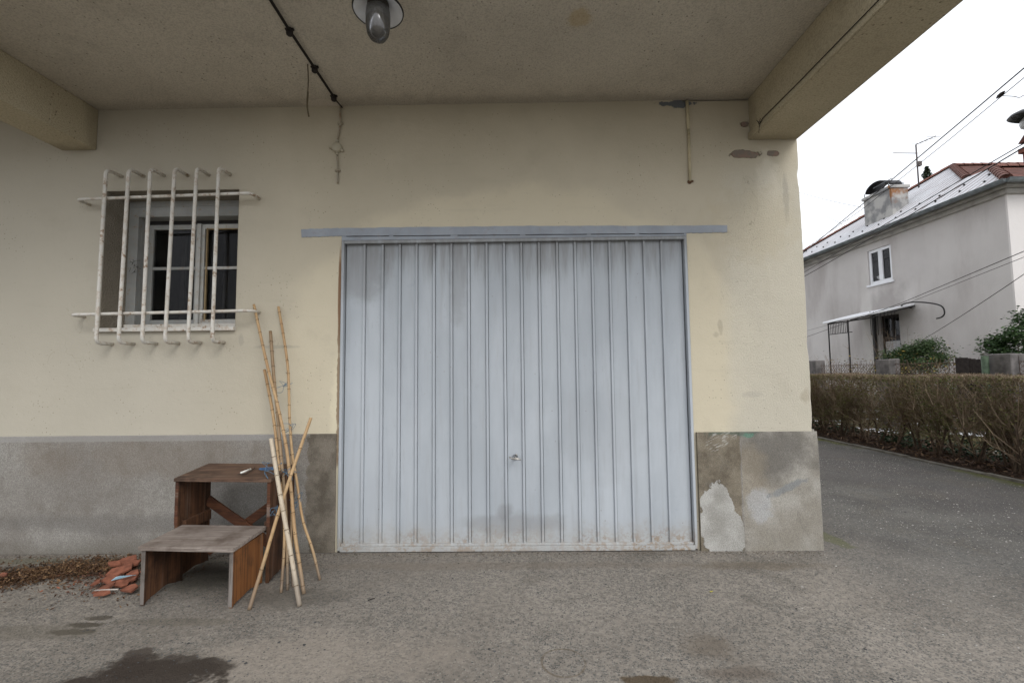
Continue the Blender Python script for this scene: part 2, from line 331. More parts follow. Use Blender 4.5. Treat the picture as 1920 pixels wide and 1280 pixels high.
def ground_mat():
    M = Mat('weathered_asphalt', .93, .15)
    X, Y = M.xyz(0), M.xyz(1)
    # paler and dustier by the garage, darker towards the drive beside the hedge
    far = M.rng(M.mth('ADD', M.mth('ADD', X, M.mth('MULTIPLY', Y, .5)), M.mth('MULTIPLY', M.noise(.7, 4), 1.4)), 2.1, 3.7)
    dusty = M.mix(M.rng(M.noise(.9, 6, .6), .3, .7), (.215, .19, .16), (.325, .292, .25))
    grey = M.mix(M.rng(M.noise(1.3, 6, .6), .35, .65), (.095, .09, .083), (.165, .157, .143))
    base = M.mix(far, dusty, grey)
    band = M.blob((4.1, 3.2, 0), (.75, 3.6, 1), .9, .4, 1.2)
    base = M.mix(M.mth('MULTIPLY', band, .7), base, (.08, .072, .07))
    brn = M.rng(M.noise(1.9, 5, .7, dist=.4), .5, .72)
    base = M.mix(M.mth('MULTIPLY', brn, .55), base, (.13, .112, .088))
    base = M.mix(M.mth('MULTIPLY', M.rng(M.noise(34, 5, .85), .42, .6), .5), base, (.085, .08, .074))
    # exposed aggregate: dark grains in paler matrix, in drifts
    v = M.n('ShaderNodeTexVoronoi'); v.inputs['Scale'].default_value = 130; M.l(M.co, v.inputs['Vector'])
    sep = M.n('ShaderNodeSeparateColor'); M.l(v.outputs['Color'], sep.inputs[0])
    drift = M.rng(M.noise(2.0, 5, .66), .36, .64)
    thr = M.mth('SUBTRACT', .90, M.mth('MULTIPLY', drift, .5))
    grain = M.mth('MULTIPLY', M.mth('GREATER_THAN', sep.outputs[0], thr), M.rng(v.outputs['Distance'], .62, .4))
    base = M.mix(M.mth('MULTIPLY', grain, .66), base, M.mix(sep.outputs[1], (.045, .052, .055), (.12, .125, .12)))
    pg = M.mth('MULTIPLY', M.mth('GREATER_THAN', sep.outputs[2], .93), M.rng(v.outputs['Distance'], .55, .35))
    base = M.mix(M.mth('MULTIPLY', pg, .5), base, (.36, .34, .30))
    base = M.mix(M.mth('MULTIPLY', M.rng(M.noise(260, 2), .5, .75), .35), base, (.09, .08, .07))
    # stains and darker patches
    def st(px, py, r, col, a, soft=.35, wob=.5, sc=4):
        nonlocal base
        p = onZ(px, py); base = M.mix(M.mth('MULTIPLY', M.blob((p.x, p.y, 0), (r[0], r[1], 1), soft, wob, sc, wdet=8), a), base, col)
    st(600, 1235, (.5, .17), (.33, .285, .235), .4, .9)
    st(275, 1272, (.25, .115), (.045, .035, .028), .92, .35, .6, 9)
    st(250, 1250, (.12, .08), (.045, .035, .028), .85, .5, .6, 14)
    st(330, 1245, (.10, .07), (.05, .04, .032), .8, .5, .6, 16)
    st(385, 1250, (.13, .055), (.05, .04, .032), .9, .5, .5, 9)
    st(258, 1225, (.06, .05), (.055, .043, .035), .8, .4, .5, 10)
    st(130, 1184, (.10, .025), (.07, .06, .045), .85, .4, .5, 12)
    st(158, 1171, (.08, .022), (.07, .06, .045), .85, .4, .5, 14)
    st(186, 1158, (.06, .022), (.07, .06, .045), .8, .5, .5, 15)
    st(60, 1185, (.4, .06), (.13, .115, .09), .45, .8)
    st(330, 1165, (.3, .03), (.12, .105, .08), .4, .8)
    st(560, 1120, (.28, .10), (.10, .09, .075), .55, .8)
    st(360, 1080, (.33, .2), (.085, .08, .065), .65, .7)  # darker patch under the stool
    st(1330, 1210, (.10, .08), (.13, .105, .08), .55, 1.2, .5, 9)
    st(1385, 1262, (.13, .04), (.12, .095, .075), .55, 1., .5, 9)
    st(1220, 1275, (.10, .03), (.09, .065, .04), .9, .3, .5, 9)
    st(900, 1060, (1.3, .05), (.19, .16, .13), .5, .9)
    st(1420, 1060, (.35, .06), (.15, .125, .095), .6, .8)
    st(1560, 1010, (.06, .14), (.11, .115, .05), .6, .7, .6, 10)
    st(100, 1070, (.9, .09), (.06, .05, .038), .7, .7)
    st(60, 1052, (.8, .05), (.10, .10, .06), .5, .6)
    # thin ring left by a pot
    p = onZ(1057, 1241)
    v1 = M.n('ShaderNodeVectorMath', operation='SUBTRACT'); M.l(M.co, v1.inputs[0]); v1.inputs[1].default_value = (p.x, p.y, 0)
    v2 = M.n('ShaderNodeVectorMath', operation='LENGTH'); M.l(v1.outputs[0], v2.inputs[0])
    rr = M.mth('ABSOLUTE', M.mth('SUBTRACT', M.mth('ADD', v2.outputs['Value'], M.mth('MULTIPLY', M.noise(9), .02)), .098))
    base = M.mix(M.mth('MULTIPLY', M.rng(rr, .007, .002), M.rng(M.noise(14), .3, .55, .1, .6)), base, (.12, .09, .06))
    # moss along the hedge kerb
    ms = M.mth('MULTIPLY', M.rng(M.mth('ADD', X, M.mth('MULTIPLY', M.noise(3, 5, .6), .3)), 4.98, 5.14), M.rng(M.noise(1.1, 4), .46, .58))
    base = M.mix(M.mth('MULTIPLY', ms, .85), base, M.mix(M.noise(20), (.07, .075, .02), (.13, .135, .04)))
    M.color(base)
    M.bump(M.mth('ADD', M.mth('MULTIPLY', grain, -.5), M.noise(150, 4, .7)), .8, .006); M.bump(M.noise(6, 5), .5, .02)
    return M.m
def wood_mat(name, a, b, axis, dark=(.03, .018, .01), spots=()):
    M = Mat(name, .75, .2); sc = [38, 38, 38]; sc[axis] = 1.6
    v = M.scale(tuple(sc)); g = M.noise(1., 6, .65, v, .6)
    base = M.mix(M.rng(g, .3, .7), a, b)
    sc2 = [110, 110, 110]; sc2[axis] = 4
    base = M.mix(M.mth('MULTIPLY', M.rng(M.noise(1., 3, .6, M.scale(tuple(sc2))), .52, .62), .55), base, dark)
    base = M.mix(M.mth('MULTIPLY', M.rng(M.noise(6, 6, .68), .42, .7), .75), base, dark)
    base = M.mix(M.mth('MULTIPLY', M.rng(M.noise(1., 5, .7, M.scale(tuple(x * .25 for x in sc))), .56, .68), .45), base, (.24, .21, .18))
    for c, r, col, al in spots: base = M.mix(M.mth('MULTIPLY', M.blob(c, r, .7, .6, 10), al), base, col)
    M.color(base); M.bump(g, .35, .004); return M.m
def bamboo_mat(name, a, b):
    M = Mat(name, .5, .35)
    base = M.mix(M.rng(M.noise(3.5, 4), .35, .65), a, b)
    base = M.mix(M.mth('MULTIPLY', M.rng(M.noise(1., 4, .6, M.scale((60, 60, 5))), .5, .75), .45), base, (.20, .125, .06))
    base = M.mix(M.mth('MULTIPLY', M.rng(M.noise(40, 3), .6, .72), .5), base, (.09, .06, .035))
    dirt = M.rng(M.mth('ADD', M.xyz(2, M.geo()), M.mth('MULTIPLY', M.noise(9), .2)), .36, .1)
    base = M.mix(M.mth('MULTIPLY', dirt, .75), base, (.13, .105, .085))
    M.color(base); M.bump(M.noise(1., 3, co=M.scale((150, 150, 8))), .2, .002); return M.m
def painted_bar_mat(name, base_c, rust=.6, th=(.56, .62)):
    M = Mat(name, .55, .3)
    base = M.mix(M.rng(M.noise(7, 4), .3, .7), tuple(x * .82 for x in base_c), base_c)
    r = M.mth('MULTIPLY', M.rng(M.noise(26, 6, .75), *th), M.rng(M.noise(3.7, 3), .4, .58, .25, 1.))
    base = M.mix(M.mth('MULTIPLY', r, rust), base, M.mix(M.noise(40), (.05, .035, .03), (.22, .11, .05)))
    halo = M.rng(M.noise(26, 6, .75), th[0] - .1, th[1])
    base = M.mix(M.mth('MULTIPLY', halo, rust * .35), base, (.4, .26, .13))
    M.color(base); M.bump(M.noise(60, 4), .3, .002); return M.m
def house_mat():
    M = Mat('house_render', .95, .1)
    base = M.mix(M.rng(M.noise(.35, 6, .6), .3, .7), (.44, .415, .40), (.57, .545, .525))
    base = M.mix(M.mth('MULTIPLY', M.rng(M.noise(1., 5, .6, M.scale((1.2, 1.2, .3))), .45, .7), .6), base, (.36, .325, .31))
    front = M.rng(M.xyz(1), 7.0, 6.98)
    base = M.mix(front, base, (.66, .63, .61))
    for c, r, col, a in [((10.9, 10.3, 2.6), (1, .75, .9), (.26, .24, .225), .6), ((10.9, 8.3, 1.9), (1, 1.6, .9), (.53, .5, .48), .4),
                         ((10.9, 11.2, 2.9), (1, .2, 1.5), (.55, .53, .5), .6)]:
        base = M.mix(M.mth('MULTIPLY', M.blob(c, r, .9, .5, 1.5), a), base, col)
    M.color(base); M.bump(M.noise(30, 4), .4, .01); return M.m
def leaf_mat(name, a, b, c, sc=9):
    M = Mat(name, .6, .25); g = M.geo()
    base = M.mix(M.rng(M.noise(sc, 3, co=g), .35, .65), a, b)
    i = M.n('ShaderNodeNewGeometry').outputs['Random Per Island']
    base = M.mix(M.rng(i, .55, .95), base, c)
    M.color(base); return M.m

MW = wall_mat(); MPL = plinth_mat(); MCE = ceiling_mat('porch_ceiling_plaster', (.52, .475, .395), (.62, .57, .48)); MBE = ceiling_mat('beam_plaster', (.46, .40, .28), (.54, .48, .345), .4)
MD = door_mat(); MG = ground_mat()
MREV = ceiling_mat('reveal_roughcast', (.33, .29, .23), (.42, .38, .31), .8)
MLIN = painted_bar_mat('grey_lintel_paint', (.30, .33, .37), .15)
MBAR = painted_bar_mat('grille_paint', (.64, .62, .57), .85, (.555, .60))
MFR = painted_bar_mat('old_white_frame_paint', (.33, .335, .32), .6, (.60, .66))
MFR2 = painted_bar_mat('old_cream_frame_paint', (.50, .50, .47), .7, (.57, .64))
MWOODBARE = plain('bare_frame_wood', (.30, .22, .12), .8)
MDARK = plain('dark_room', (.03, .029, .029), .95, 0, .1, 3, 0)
MBLK = plain('black_cable', (.018, .014, .012), .6)
MIRON = plain('dark_iron', (.03, .028, .027), .6)
MSNOW = Mat('snow', .9, .2); MSNOW.color((.84, .85, .87)); MSNOW.bump(MSNOW.noise(8, 4), .3, .02); MSNOW = MSNOW.m
MCONC = plain('fence_post_concrete', (.135, .125, .12), .95, 0, .35, 7, .5)
def glass_mat(name, tint=.8, rough=.04, dirt=.12, refl=.9):
    m = bpy.data.materials.new(name); m.use_nodes = True; t = m.node_tree; t.nodes.clear()
    o = t.nodes.new('ShaderNodeOutputMaterial'); tr = t.nodes.new('ShaderNodeBsdfTransparent'); tr.inputs[0].default_value = (tint, tint, tint * 1.01, 1)
    gl = t.nodes.new('ShaderNodeBsdfGlossy'); gl.inputs['Roughness'].default_value = rough; gl.inputs['Color'].default_value = (refl, refl, refl * 1.02, 1)
    fr = t.nodes.new('ShaderNodeFresnel'); fr.inputs[0].default_value = 1.5
    m1 = t.nodes.new('ShaderNodeMixShader'); t.links.new(fr.outputs[0], m1.inputs[0]); t.links.new(tr.outputs[0], m1.inputs[1]); t.links.new(gl.outputs[0], m1.inputs[2])
    df = t.nodes.new('ShaderNodeBsdfDiffuse'); df.inputs[0].default_value = (.35, .34, .31, 1)
    nz = t.nodes.new('ShaderNodeTexNoise'); nz.inputs['Scale'].default_value = 9; nz.inputs['Detail'].default_value = 6
    tc = t.nodes.new('ShaderNodeTexCoord'); t.links.new(tc.outputs['Object'], nz.inputs['Vector'])
    mr = t.nodes.new('ShaderNodeMapRange'); mr.inputs[1].default_value = .35; mr.inputs[2].default_value = .75; mr.inputs[3].default_value = dirt * .3; mr.inputs[4].default_value = dirt
    t.links.new(nz.outputs['Fac'], mr.inputs[0])
    m2 = t.nodes.new('ShaderNodeMixShader'); t.links.new(mr.outputs[0], m2.inputs[0]); t.links.new(m1.outputs[0], m2.inputs[1]); t.links.new(df.outputs[0], m2.inputs[2])
    t.links.new(m2.outputs[0], o.inputs[0]); return m
MGL = glass_mat('dusty_window_glass', .75, .05, .03, .12); MGLOBE = glass_mat('dusty_globe_glass', .72, .08, .20)

# ================================================================== SETTING: ground
def gridmesh(x0, x1, y0, y1, nx, ny, zf):
    m = MB(); vs = [(x0 + (x1 - x0) * i / nx, y0 + (y1 - y0) * j / ny, 0) for j in range(ny + 1) for i in range(nx + 1)]
    vs = [(x, y, zf(x, y)) for x, y, _ in vs]
    return m.add(vs, [(j * (nx + 1) + i, j * (nx + 1) + i + 1, (j + 1) * (nx + 1) + i + 1, (j + 1) * (nx + 1) + i) for j in range(ny) for i in range(nx)])
MGR = Mat('winter_grass_and_snow', .95, .1)
_b = MGR.mix(MGR.rng(MGR.noise(1.2, 6), .35, .65), (.055, .05, .022), (.10, .085, .04))
_s = MGR.rng(MGR.noise(.55, 6, .7), .52, .58)
MGR.color(MGR.mix(_s, _b, (.78, .8, .83))); MGR.bump(MGR.noise(30, 5), .6, .02); MGR = MGR.m
gm = gridmesh(-400, 400, -400, 400, 40, 40, lambda x, y: -.03).build('ground', MGR); tag(gm, kind='structure')
dm = gridmesh(-14, 5.03, -14, 22, 1, 1, lambda x, y: 0.0).build('driveway', MG); tag(dm, kind='structure')
MSOIL = Mat('bed_soil', .95, .1)
_b = MSOIL.mix(MSOIL.rng(MSOIL.noise(7, 6), .35, .65), (.022, .015, .011), (.055, .036, .025))
MSOIL.color(MSOIL.mix(MSOIL.rng(MSOIL.noise(20, 4), .6, .68), _b, (.12, .075, .045))); MSOIL.bump(MSOIL.noise(22, 5), .8, .04); MSOIL = MSOIL.m
bd = gridmesh(5.08, 6.5, -6, 22, 8, 160, lambda x, y: .015 + .05 * mnoise.noise(Vector((x * 3, y * 3, 0))) * (x > 5.15)).build('hedge_bed', MSOIL); tag(bd, kind='structure')
km = MB()
MKERB = plain('kerb_concrete', (.15, .14, .12), .95, 0, .3, 9, .5)
for i in range(28):
    y = -6 + i; km.box(5.02, 5.08, y + .004, y + .996, -.05, .022 + random.uniform(-.006, .006), .004)
tag(km.build('kerb', MKERB), kind='structure')

# loose grit scattered over the asphalt
def chips(n, place, size, name, mat, label, seed):
    random.seed(seed); m = MB()
    for _ in range(n):
        x, y, z = place(); s = size * random.uniform(.5, 1.5) * (1.8 if random.random() < .06 else 1); a = random.uniform(0, 6.3); ca, sa = math.cos(a), math.sin(a)
        w, h = s * random.uniform(.5, .9), s * random.uniform(.25, .5)
        pts = [(s, 0), (0, w), (-s * .8, w * .2), (-.1 * s, -w)]
        vs = [(x + px * ca - py * sa, y + px * sa + py * ca, z) for px, py in pts] + [(x, y, z + h)]
        m.add(vs, [(0, 1, 4), (1, 2, 4), (2, 3, 4), (3, 0, 4)])
    return tag(m.build(name, mat), label, 'gravel', kind='stuff')
def place_white():
    while 1:
        x = random.uniform(.9, 5.0); y = random.uniform(-2.4, 9)
        if y > -.03 and x < 1.98: continue
        d = max(0, min(1, (x + y * .35 - 1.0) / 2.2))
        if random.random() < d * (.45 + .9 * mnoise.noise(Vector((x * 1.3, y * 1.3, 1)))): return x, y, .001
MCHW = plain('pale_grit', (.44, .42, .39), .8, 0, .3, 30, 0)
chips(9000, place_white, .0038, 'pale_grit', MCHW, 'pale stone grit strewn over the dark drive beside the hedge', 3)
def place_any():
    while 1:
        x = random.uniform(-3.2, 4.9); y = random.uniform(-2.5, 3)
        if y > -.03 and x < 1.98: continue
        if random.random() < .35 + mnoise.noise(Vector((x * 1.5, y * 1.5, 5))): return x, y, .0005
MCHD = plain('dark_grit', (.06, .06, .06), .8, 0, .5, 30, 0)
chips(5000, place_any, .0042, 'dark_grit', MCHD, 'dark stone crumbs loose on the asphalt in front of the garage', 4)
def place_foot():
    x = random.uniform(-3.6, 1.9); return x, -.03 - abs(random.gauss(0, .035)), .0005
chips(1500, place_foot, .0045, 'wall_foot_grit', plain('dirt_crumbs', (.12, .10, .08), .9, 0, .5, 30, 0), 'sandy crumbs gathered along the foot of the wall', 9)

# ================================================================== GARAGE BUILDING
XL, XR = -9.0, 1.94
ZC = 3.03; PD = 1.4
DX0, DX1, DZ = -1.196, 1.158, 2.070
WX0, WX1, WZ0, WZ1 = -2.845, -1.912, 1.485, 2.447
G = empty('garage_building', (0, 0, 0), 'cream stuccoed garage building with grey plinth, barred window and covered forecourt', 'building')
w = MB()
w.box(XL, WX0, 0, .3, 0, ZC); w.box(WX0, WX1, 0, .3, 0, WZ0); w.box(WX0, WX1, 0, .3, WZ1, ZC)
w.box(WX1, DX0 - .0, 0, .3, 0, ZC); w.box(DX0, DX1, 0, .3, DZ + .034, ZC)
def column(m, x0, x1, y0, y1, z0, z1, step, j, chip):
    random.seed(int(x1 * 1000)); L = []; z = z0
    while z < z1 + 1e-6:
        nzc = mnoise.noise(Vector((5.5, x1, z * 9))); c = .006 + max(0, nzc) * chip * 1.6 + (chip * 3 * max(0, nzc - .35)); xx = x1 + .6 * j * mnoise.noise(Vector((0, 3.1, z * 2.3))) + random.uniform(-j, j) * .12
        L.append([(x0, y0, z), (xx - c, y0, z), (xx, y0 + c, z), (xx, y1, z), (x0, y1, z)]); z += step
    n = len(L); vs = [v for r in L for v in r]; fs = [(4, 3, 2, 1, 0), tuple(range((n - 1) * 5, n * 5))]
    for i in range(n - 1):
        for k in range(5):
            fs.append((i * 5 + k, i * 5 + (k + 1) % 5, (i + 1) * 5 + (k + 1) % 5, (i + 1) * 5 + k))
    m.add(vs, fs)
column(w, DX1, XR, 0, .3, 0, ZC, .02, .006, .0055)
w.box(XR - .3, XR, .3, 9, 0, ZC); w.box(XL, XL + .3, .3, 9, 0, ZC); w.box(XL, XR, 8.7, 9, 0, ZC)
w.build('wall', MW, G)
rv = MB()   # rough unpainted window reveal, 3 mm proud of the masonry
e = .003
rv.box(WX0 - e * 0, WX0 + e, .002, .298, WZ0, WZ1); rv.box(WX1 - e, WX1, .002, .298, WZ0, WZ1); rv.box(WX0 + e, WX1 - e, .002, .298, WZ1 - e, WZ1)
rv.build('window_reveal', MREV, G)
p = MB(); random.seed(2)
p.box(XL, DX0 - .012, -.016, -.0005, 0, .768); p.build('plinth', MPL, G, .004)
p = MB(); column(p, DX1 + .012, XR + .02, -.020, -.0005, 0, .766, .018, .005, .005); p.build('plinth', MPL, G)
p = MB(); p.box(XR + .0005, XR + .0195, .02, 9, 0, .765); p.build('plinth', MPL, G)
# ceiling slab, beams, unseen upper floor
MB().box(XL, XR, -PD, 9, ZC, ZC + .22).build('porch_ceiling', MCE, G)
for x0, x1 in ((1.613, XR - .004), (-3.17, -2.925)):
    b = MB(); b.box(x0, x1, -PD + .002, -.001, 2.735 if x0 > 0 else 2.74, ZC - .0005)
    if x0 > 0: b.box(x0 - .013, x0 - .0005, -PD + .004, -.002, 2.735, 2.785)
    b.build('beam', MBE, G, .006)
b = MB(); b.box(XL, XL + .3, -PD + .002, -.001, 0, ZC - .0005); b.build('side_wall', MW, G)
u = MB(); u.box(XL + .01, XR - .01, -PD + .3, 8.99, ZC + .22, 5.9); u.build('unseen_upper_wall', MW, G)  # unseen upper storey, put in so the light falls plausibly
MROOF = plain('clay_tiles', (.16, .06, .04), .85, 0, .35, 6, .5)
rf = MB(); rf.hull8([(XL - .5, -PD - .3, 5.9), (XR + .5, -PD - .3, 5.9), (XR + .5, 9.5, 5.9), (XL - .5, 9.5, 5.9)], [(XL + 3, 2, 8.2), (XR - 3, 2, 8.2), (XR - 3, 4.5, 8.2), (XL + 3, 4.5, 8.2)]); rf.build('roof', MROOF, G)
# dark room behind the window
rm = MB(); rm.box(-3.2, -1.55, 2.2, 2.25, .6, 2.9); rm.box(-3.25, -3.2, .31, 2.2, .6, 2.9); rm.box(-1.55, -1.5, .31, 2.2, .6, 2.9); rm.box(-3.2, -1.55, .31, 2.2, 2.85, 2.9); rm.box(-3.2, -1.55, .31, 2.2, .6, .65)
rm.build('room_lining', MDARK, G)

# --- lintel and garage door
l1 = MB(); pts = [(565, 430), (640, 428), (965, 424), (1363, 423)]; low = [(1363, 436), (1290, 437), (965, 440), (640, 443), (566, 445)]
random.seed(4)
def edge(pp, n=26):
    q = [onY(x, y, 0) for x, y in pp]; out = []
    for a, b_ in zip(q, q[1:]):
        for i in range(n):
            t = a.lerp(b_, i / n); out.append((t.x, -.005, t.z + random.uniform(-.0022, .0022)))
    out.append((q[-1].x, -.005, q[-1].z)); return out
poly = edge(pts) + edge(low)
l1.prism(poly, (0, .0048, 0)).build('lintel', MLIN, G)
f = MB(); FY = -.006
fr = 0.042
f.box(DX0 + .005, DX0 + fr * .55, FY - .008, .05, .012, DZ); f.box(DX1 - fr * .55, DX1 - .005, FY - .008, .05, .012, DZ)
f.box(DX0 + fr * .55, DX1 - fr * .55, FY - .008, .05, DZ - .022, DZ)
GD = f.build('garage_door', MD, G, .003)
GD['label'] = 'pale blue grey ribbed steel up and over garage door'
f = MB(); f.box(DX0 + fr * .56, DX1 - fr * .56, FY - .012, .03, .006, .036); f.box(DX0 + fr * .56, DX1 - fr * .56, .0, .032, .036, .05); f.build('bottom_rail', MD, GD, .002)
f = MB(); f.box(DX0 + .002, DX1 - .002, -.003, .04, DZ + .004, DZ + .0335); f.build('head_plate', MLIN, G)
f = MB()
for a, b_ in ((650, 730), (738, 845), (858, 975), (985, 1100), (1108, 1190), (1198, 1282)):
    q0 = onY(a, 443.6 - (a - 650) * .0085, 0); q1 = onY(b_, 443.6 - (b_ - 650) * .0085, 0)
    f.hull8([(q0.x, -.0075, q0.z - .0015), (q1.x, -.0075, q1.z - .0015), (q1.x, -.0015, q1.z - .0015), (q0.x, -.0015, q0.z - .0015)],
            [(q0.x, -.0075, q0.z + .0015), (q1.x, -.0075, q1.z + .0015), (q1.x, -.0015, q1.z + .0015), (q0.x, -.0015, q0.z + .0015)])
f.build('head_gap', MIRON, G)
xs = [210, 291, 368, 443, 521, 599, 677, 757, 836, 913, 992, 1074, 1154, 1231, 1309, 1386, 1464, 1542]
rx = [onY(600 + x / 2.4, 470, .02).x for x in xs]
edges = [DX0 + .03] + rx + [DX1 - .03]
random.seed(11)
for i in range(19):
    a, b_ = edges[i], edges[i + 1]; y0 = .022 + random.uniform(-.0012, .0012); last = i == 18
    # a pressed sheet: flat, then a raised bead with steep flanks
    prof = [(a, y0)] + [(a + (b_ - a) * t, y0 - .0025 * math.sin(t * math.pi)) for t in (.2, .4, .6, .8)]
    prof += [(b_ - .021, y0)] + ([] if last else [(b_ - .017, y0 - .015), (b_ - .005, y0 - .015), (b_ - .003, y0 + .007)])
    if last: prof += [(b_, y0)]
    vs = []; fs = []; n = len(prof)
    lv = [.03, .3, .6, .9, 1.2, 1.5, 1.8, DZ - .02]
    for z in lv:
        for x, y in prof: vs.append((x, y + .0012 * mnoise.noise(Vector((i * 3.3, z * 2, x * 9))), z))
    for k in range(len(lv) - 1):
        for j in range(n - 1): fs.append((k * n + j, k * n + j + 1, (k + 1) * n + j + 1, (k + 1) * n + j))
    m = MB().add(vs, fs); o = m.build('panel', MD, GD)
    sm = o.modifiers.new('solid', 'SOLIDIFY'); sm.thickness = .0012; sm.offset = 1
MB().box(DX0 + .02, DX1 - .02, .052, .06, .0, DZ).build('backing', MIRON, GD)
h = MB(); hc = onY(966, 856, 0.01); MCHROME = plain('worn_chrome', (.42, .40, .37), .28, 1, .25, 60, .1)
h.lathe([(.0, -.016), (.012, -.016), (.016, -.012), (.017, 0)], (hc.x, .006, hc.z), Vector((0, -1, 0)), 20)
h.tube([(hc.x, .01, hc.z), (hc.x, -.028, hc.z)], .006, 10)
h.tube(smoothpath([(hc.x - .040, -.030, hc.z + .006), (hc.x - .02, -.036, hc.z - .002), (hc.x, -.038, hc.z - .004), (hc.x + .02, -.036, hc.z - .006), (hc.x + .038, -.03, hc.z - .012)], 4), [.004] + [.005] * 3 + [.0065] * 9 + [.005] * 3 + [.004], 10)
h.lathe([(0, .006), (.006, .006), (.006, 0)], (hc.x + .008, -.006, hc.z + .016), Vector((0, -1, 0)), 12)
h.build('handle', MCHROME, GD)

# --- window
d1, d2 = .19, .285
f = MB(); fw = .075
zt = WZ1 - .045
f.box(WX0 + .004, WX0 + fw, d1, d1 + .03, WZ0 + .03, zt); f.box(WX1 - fw, WX1 - .004, d1, d1 + .03, WZ0 + .03, zt)
f.box(WX0 + fw, WX1 - fw, d1, d1 + .03, zt - fw, zt); f.box(WX0 + .004, WX1 - .004, d1 - .002, d1 + .03, zt, WZ1 - .004)
f.box(WX0 + fw, WX1 - fw, d1 + .004, d1 + .03, WZ0 + .03, WZ0 + .05)
# inner box lining
f.box(WX0 + fw - .015, WX0 + fw, d1 + .03, d2 + .04, WZ0 + .03, zt); f.box(WX1 - fw, WX1 - fw + .015, d1 + .03, d2 + .04, WZ0 + .03, zt)
f.box(WX0 + fw, WX1 - fw, d1 + .03, d2 + .04, zt - fw, zt - fw + .012); f.box(WX0 + fw, WX1 - fw, d1 + .03, d2 + .04, WZ0 + .034, WZ0 + .049)
WD = f.build('window', MFR, G, .002); WD['label'] = 'old two-sash window with peeling paint behind iron bars'
SX0, SX1, SZ0, SZ1 = WX0 + fw + .002, WX1 - fw - .002, WZ0 + .052, zt - fw - .03
midx = onY(374, 500, d2).x
sw = .036
def sash(x0, x1, y, mat, left):
    m = MB()
    m.box(x0, x0 + sw, y, y + .03, SZ0, SZ1); m.box(x1 - sw, x1, y, y + .03, SZ0, SZ1)
    m.box(x0 + sw, x1 - sw, y, y + .03, SZ1 - sw, SZ1); m.box(x0 + sw, x1 - sw, y, y + .03, SZ0, SZ0 + sw * 1.1)
    zm = onY(330, 503, y).z
    m.box(x0 + sw, x1 - sw, y + .003, y + .027, zm - .011, zm + .011)
    s_ = m.build('sash', mat, WD, .002)
    for za, zb in ((SZ0 + sw, zm - .011), (zm + .011, SZ1 - sw)):
        MB().box(x0 + sw - .004, x1 - sw + .004, y + .014, y + .017, za - .003, zb + .003).build('pane', MGL, WD)
sash(SX0, midx, d2, MFR, True); sash(midx + .001, SX1, d2 - .006, MFR2, False)
MB().box(SX0, SX1, d2 + .002, d2 + .03, SZ1 + .001, zt - fw - .001).build('top_rail', MIRON, WD)
m = MB(); m.box(midx - .014, midx + .016, d2 - .022, d2 - .007, SZ0, SZ1); m.build('meeting_rail', MFR2, WD, .004)
m = MB(); m.box(midx + .05, midx + .06, d2 - .0085, d2 + .005, SZ0 + .03, SZ1 - .03); m.box(midx + .06, SX1 - sw, d2 - .0085, d2 + .005, SZ1 - .042, SZ1 - .034); m.build('bare_wood_strip', MWOODBARE, WD)
# old inner grille seen through the glass
m = MB()
for px in (345, 424): q = onY(px, 450, .6); m.box(q.x - .016, q.x + .016, .60, .62, 1.3, 2.5)
q = onY(350, 435, .6); m.box(-3.1, -1.7, .58, .598, q.z - .012, q.z + .012); m.build('inner_shutter_frame', plain('dim_wood', (.09, .085, .08), .9), WD)
# sill
m = MB(); m.box(WX0 - .02, WX1 + .004, -.028, d1 + .003, WZ0 - .022, WZ0 + .004); m.box(WX0 + .12, WX1 - .002, .05, d1 + .01, WZ0 + .005, WZ0 + .034)
m.build('sill', MBAR, WD, .003)
m = MB(); random.seed(3)
for _ in range(26):
    c = onY(253 + random.gauss(0, 5), 500 + random.gauss(0, 6), .17)
    m.tube([c, c + Vector((random.gauss(0, .012), random.gauss(0, .01), random.gauss(0, .014)))], .0012, 3)
m.build('cobweb_debris', MBLK, WD)

# --- window grille: six bent bars on two bent cross bars
gy = -.10
rb = .0115
GR = empty('window_grille', (-2.4, gy, 1.45), None, None); GR.parent = G; GR['label'] = 'rusty cream painted iron window grille'
def bend(p, q, ext, r):
    """bar from p to q with both ends turned back into the wall"""
    p = Vector(p); q = Vector(q); d = (q - p).normalized(); c = .035
    path = [(p.x, .01, p.z), (p.x, gy + c, p.z)]
    cc = [];
    for t in (0, 22, 45, 68, 90):
        a = R(t); cc.append(Vector((p.x, gy + c, p.z)) + Vector((0, -c * math.sin(a), 0)) + d * (c * (1 - math.cos(a))))
    path = [Vector((p.x, .01, p.z))] + cc
    c2 = []
    for t in (90, 68, 45, 22, 0):
        a = R(t); c2.append(Vector((q.x, gy + c, q.z)) + Vector((0, -c * math.sin(a), 0)) - d * (c * (1 - math.cos(a))))
    return path + c2 + [Vector((q.x, .01, q.z))]
for (x0, y0), (x1, y1) in (((143, 374), (471, 362)), ((132, 590), (470, 582))):
    a = onY(x0, y0, gy); b_ = onY(x1, y1, gy)
    MB().tube(bend(a, b_, 0, rb), rb * .92, 10).build('cross_bar', MBAR, GR)
tops = [197.5, 240, 280.6, 326, 367.5, 409]; bots = [182.8, 225, 268.7, 312, 354.7, 399.4]
for i in range(6):
    def at(y, d=0): t = (y - 342) / 250; return onY(tops[i] + (bots[i] - tops[i]) * t, y, gy - .022)
    a = at(317 - i * .8); b_ = at(643 - i * .6)
    a.y = b_.y = gy - .022
    g0 = gy; gy = gy - .022
    m = MB(); m.tube(bend(a, b_, 0, rb), rb, 10); m.build('bar', MBAR, GR); gy = g0

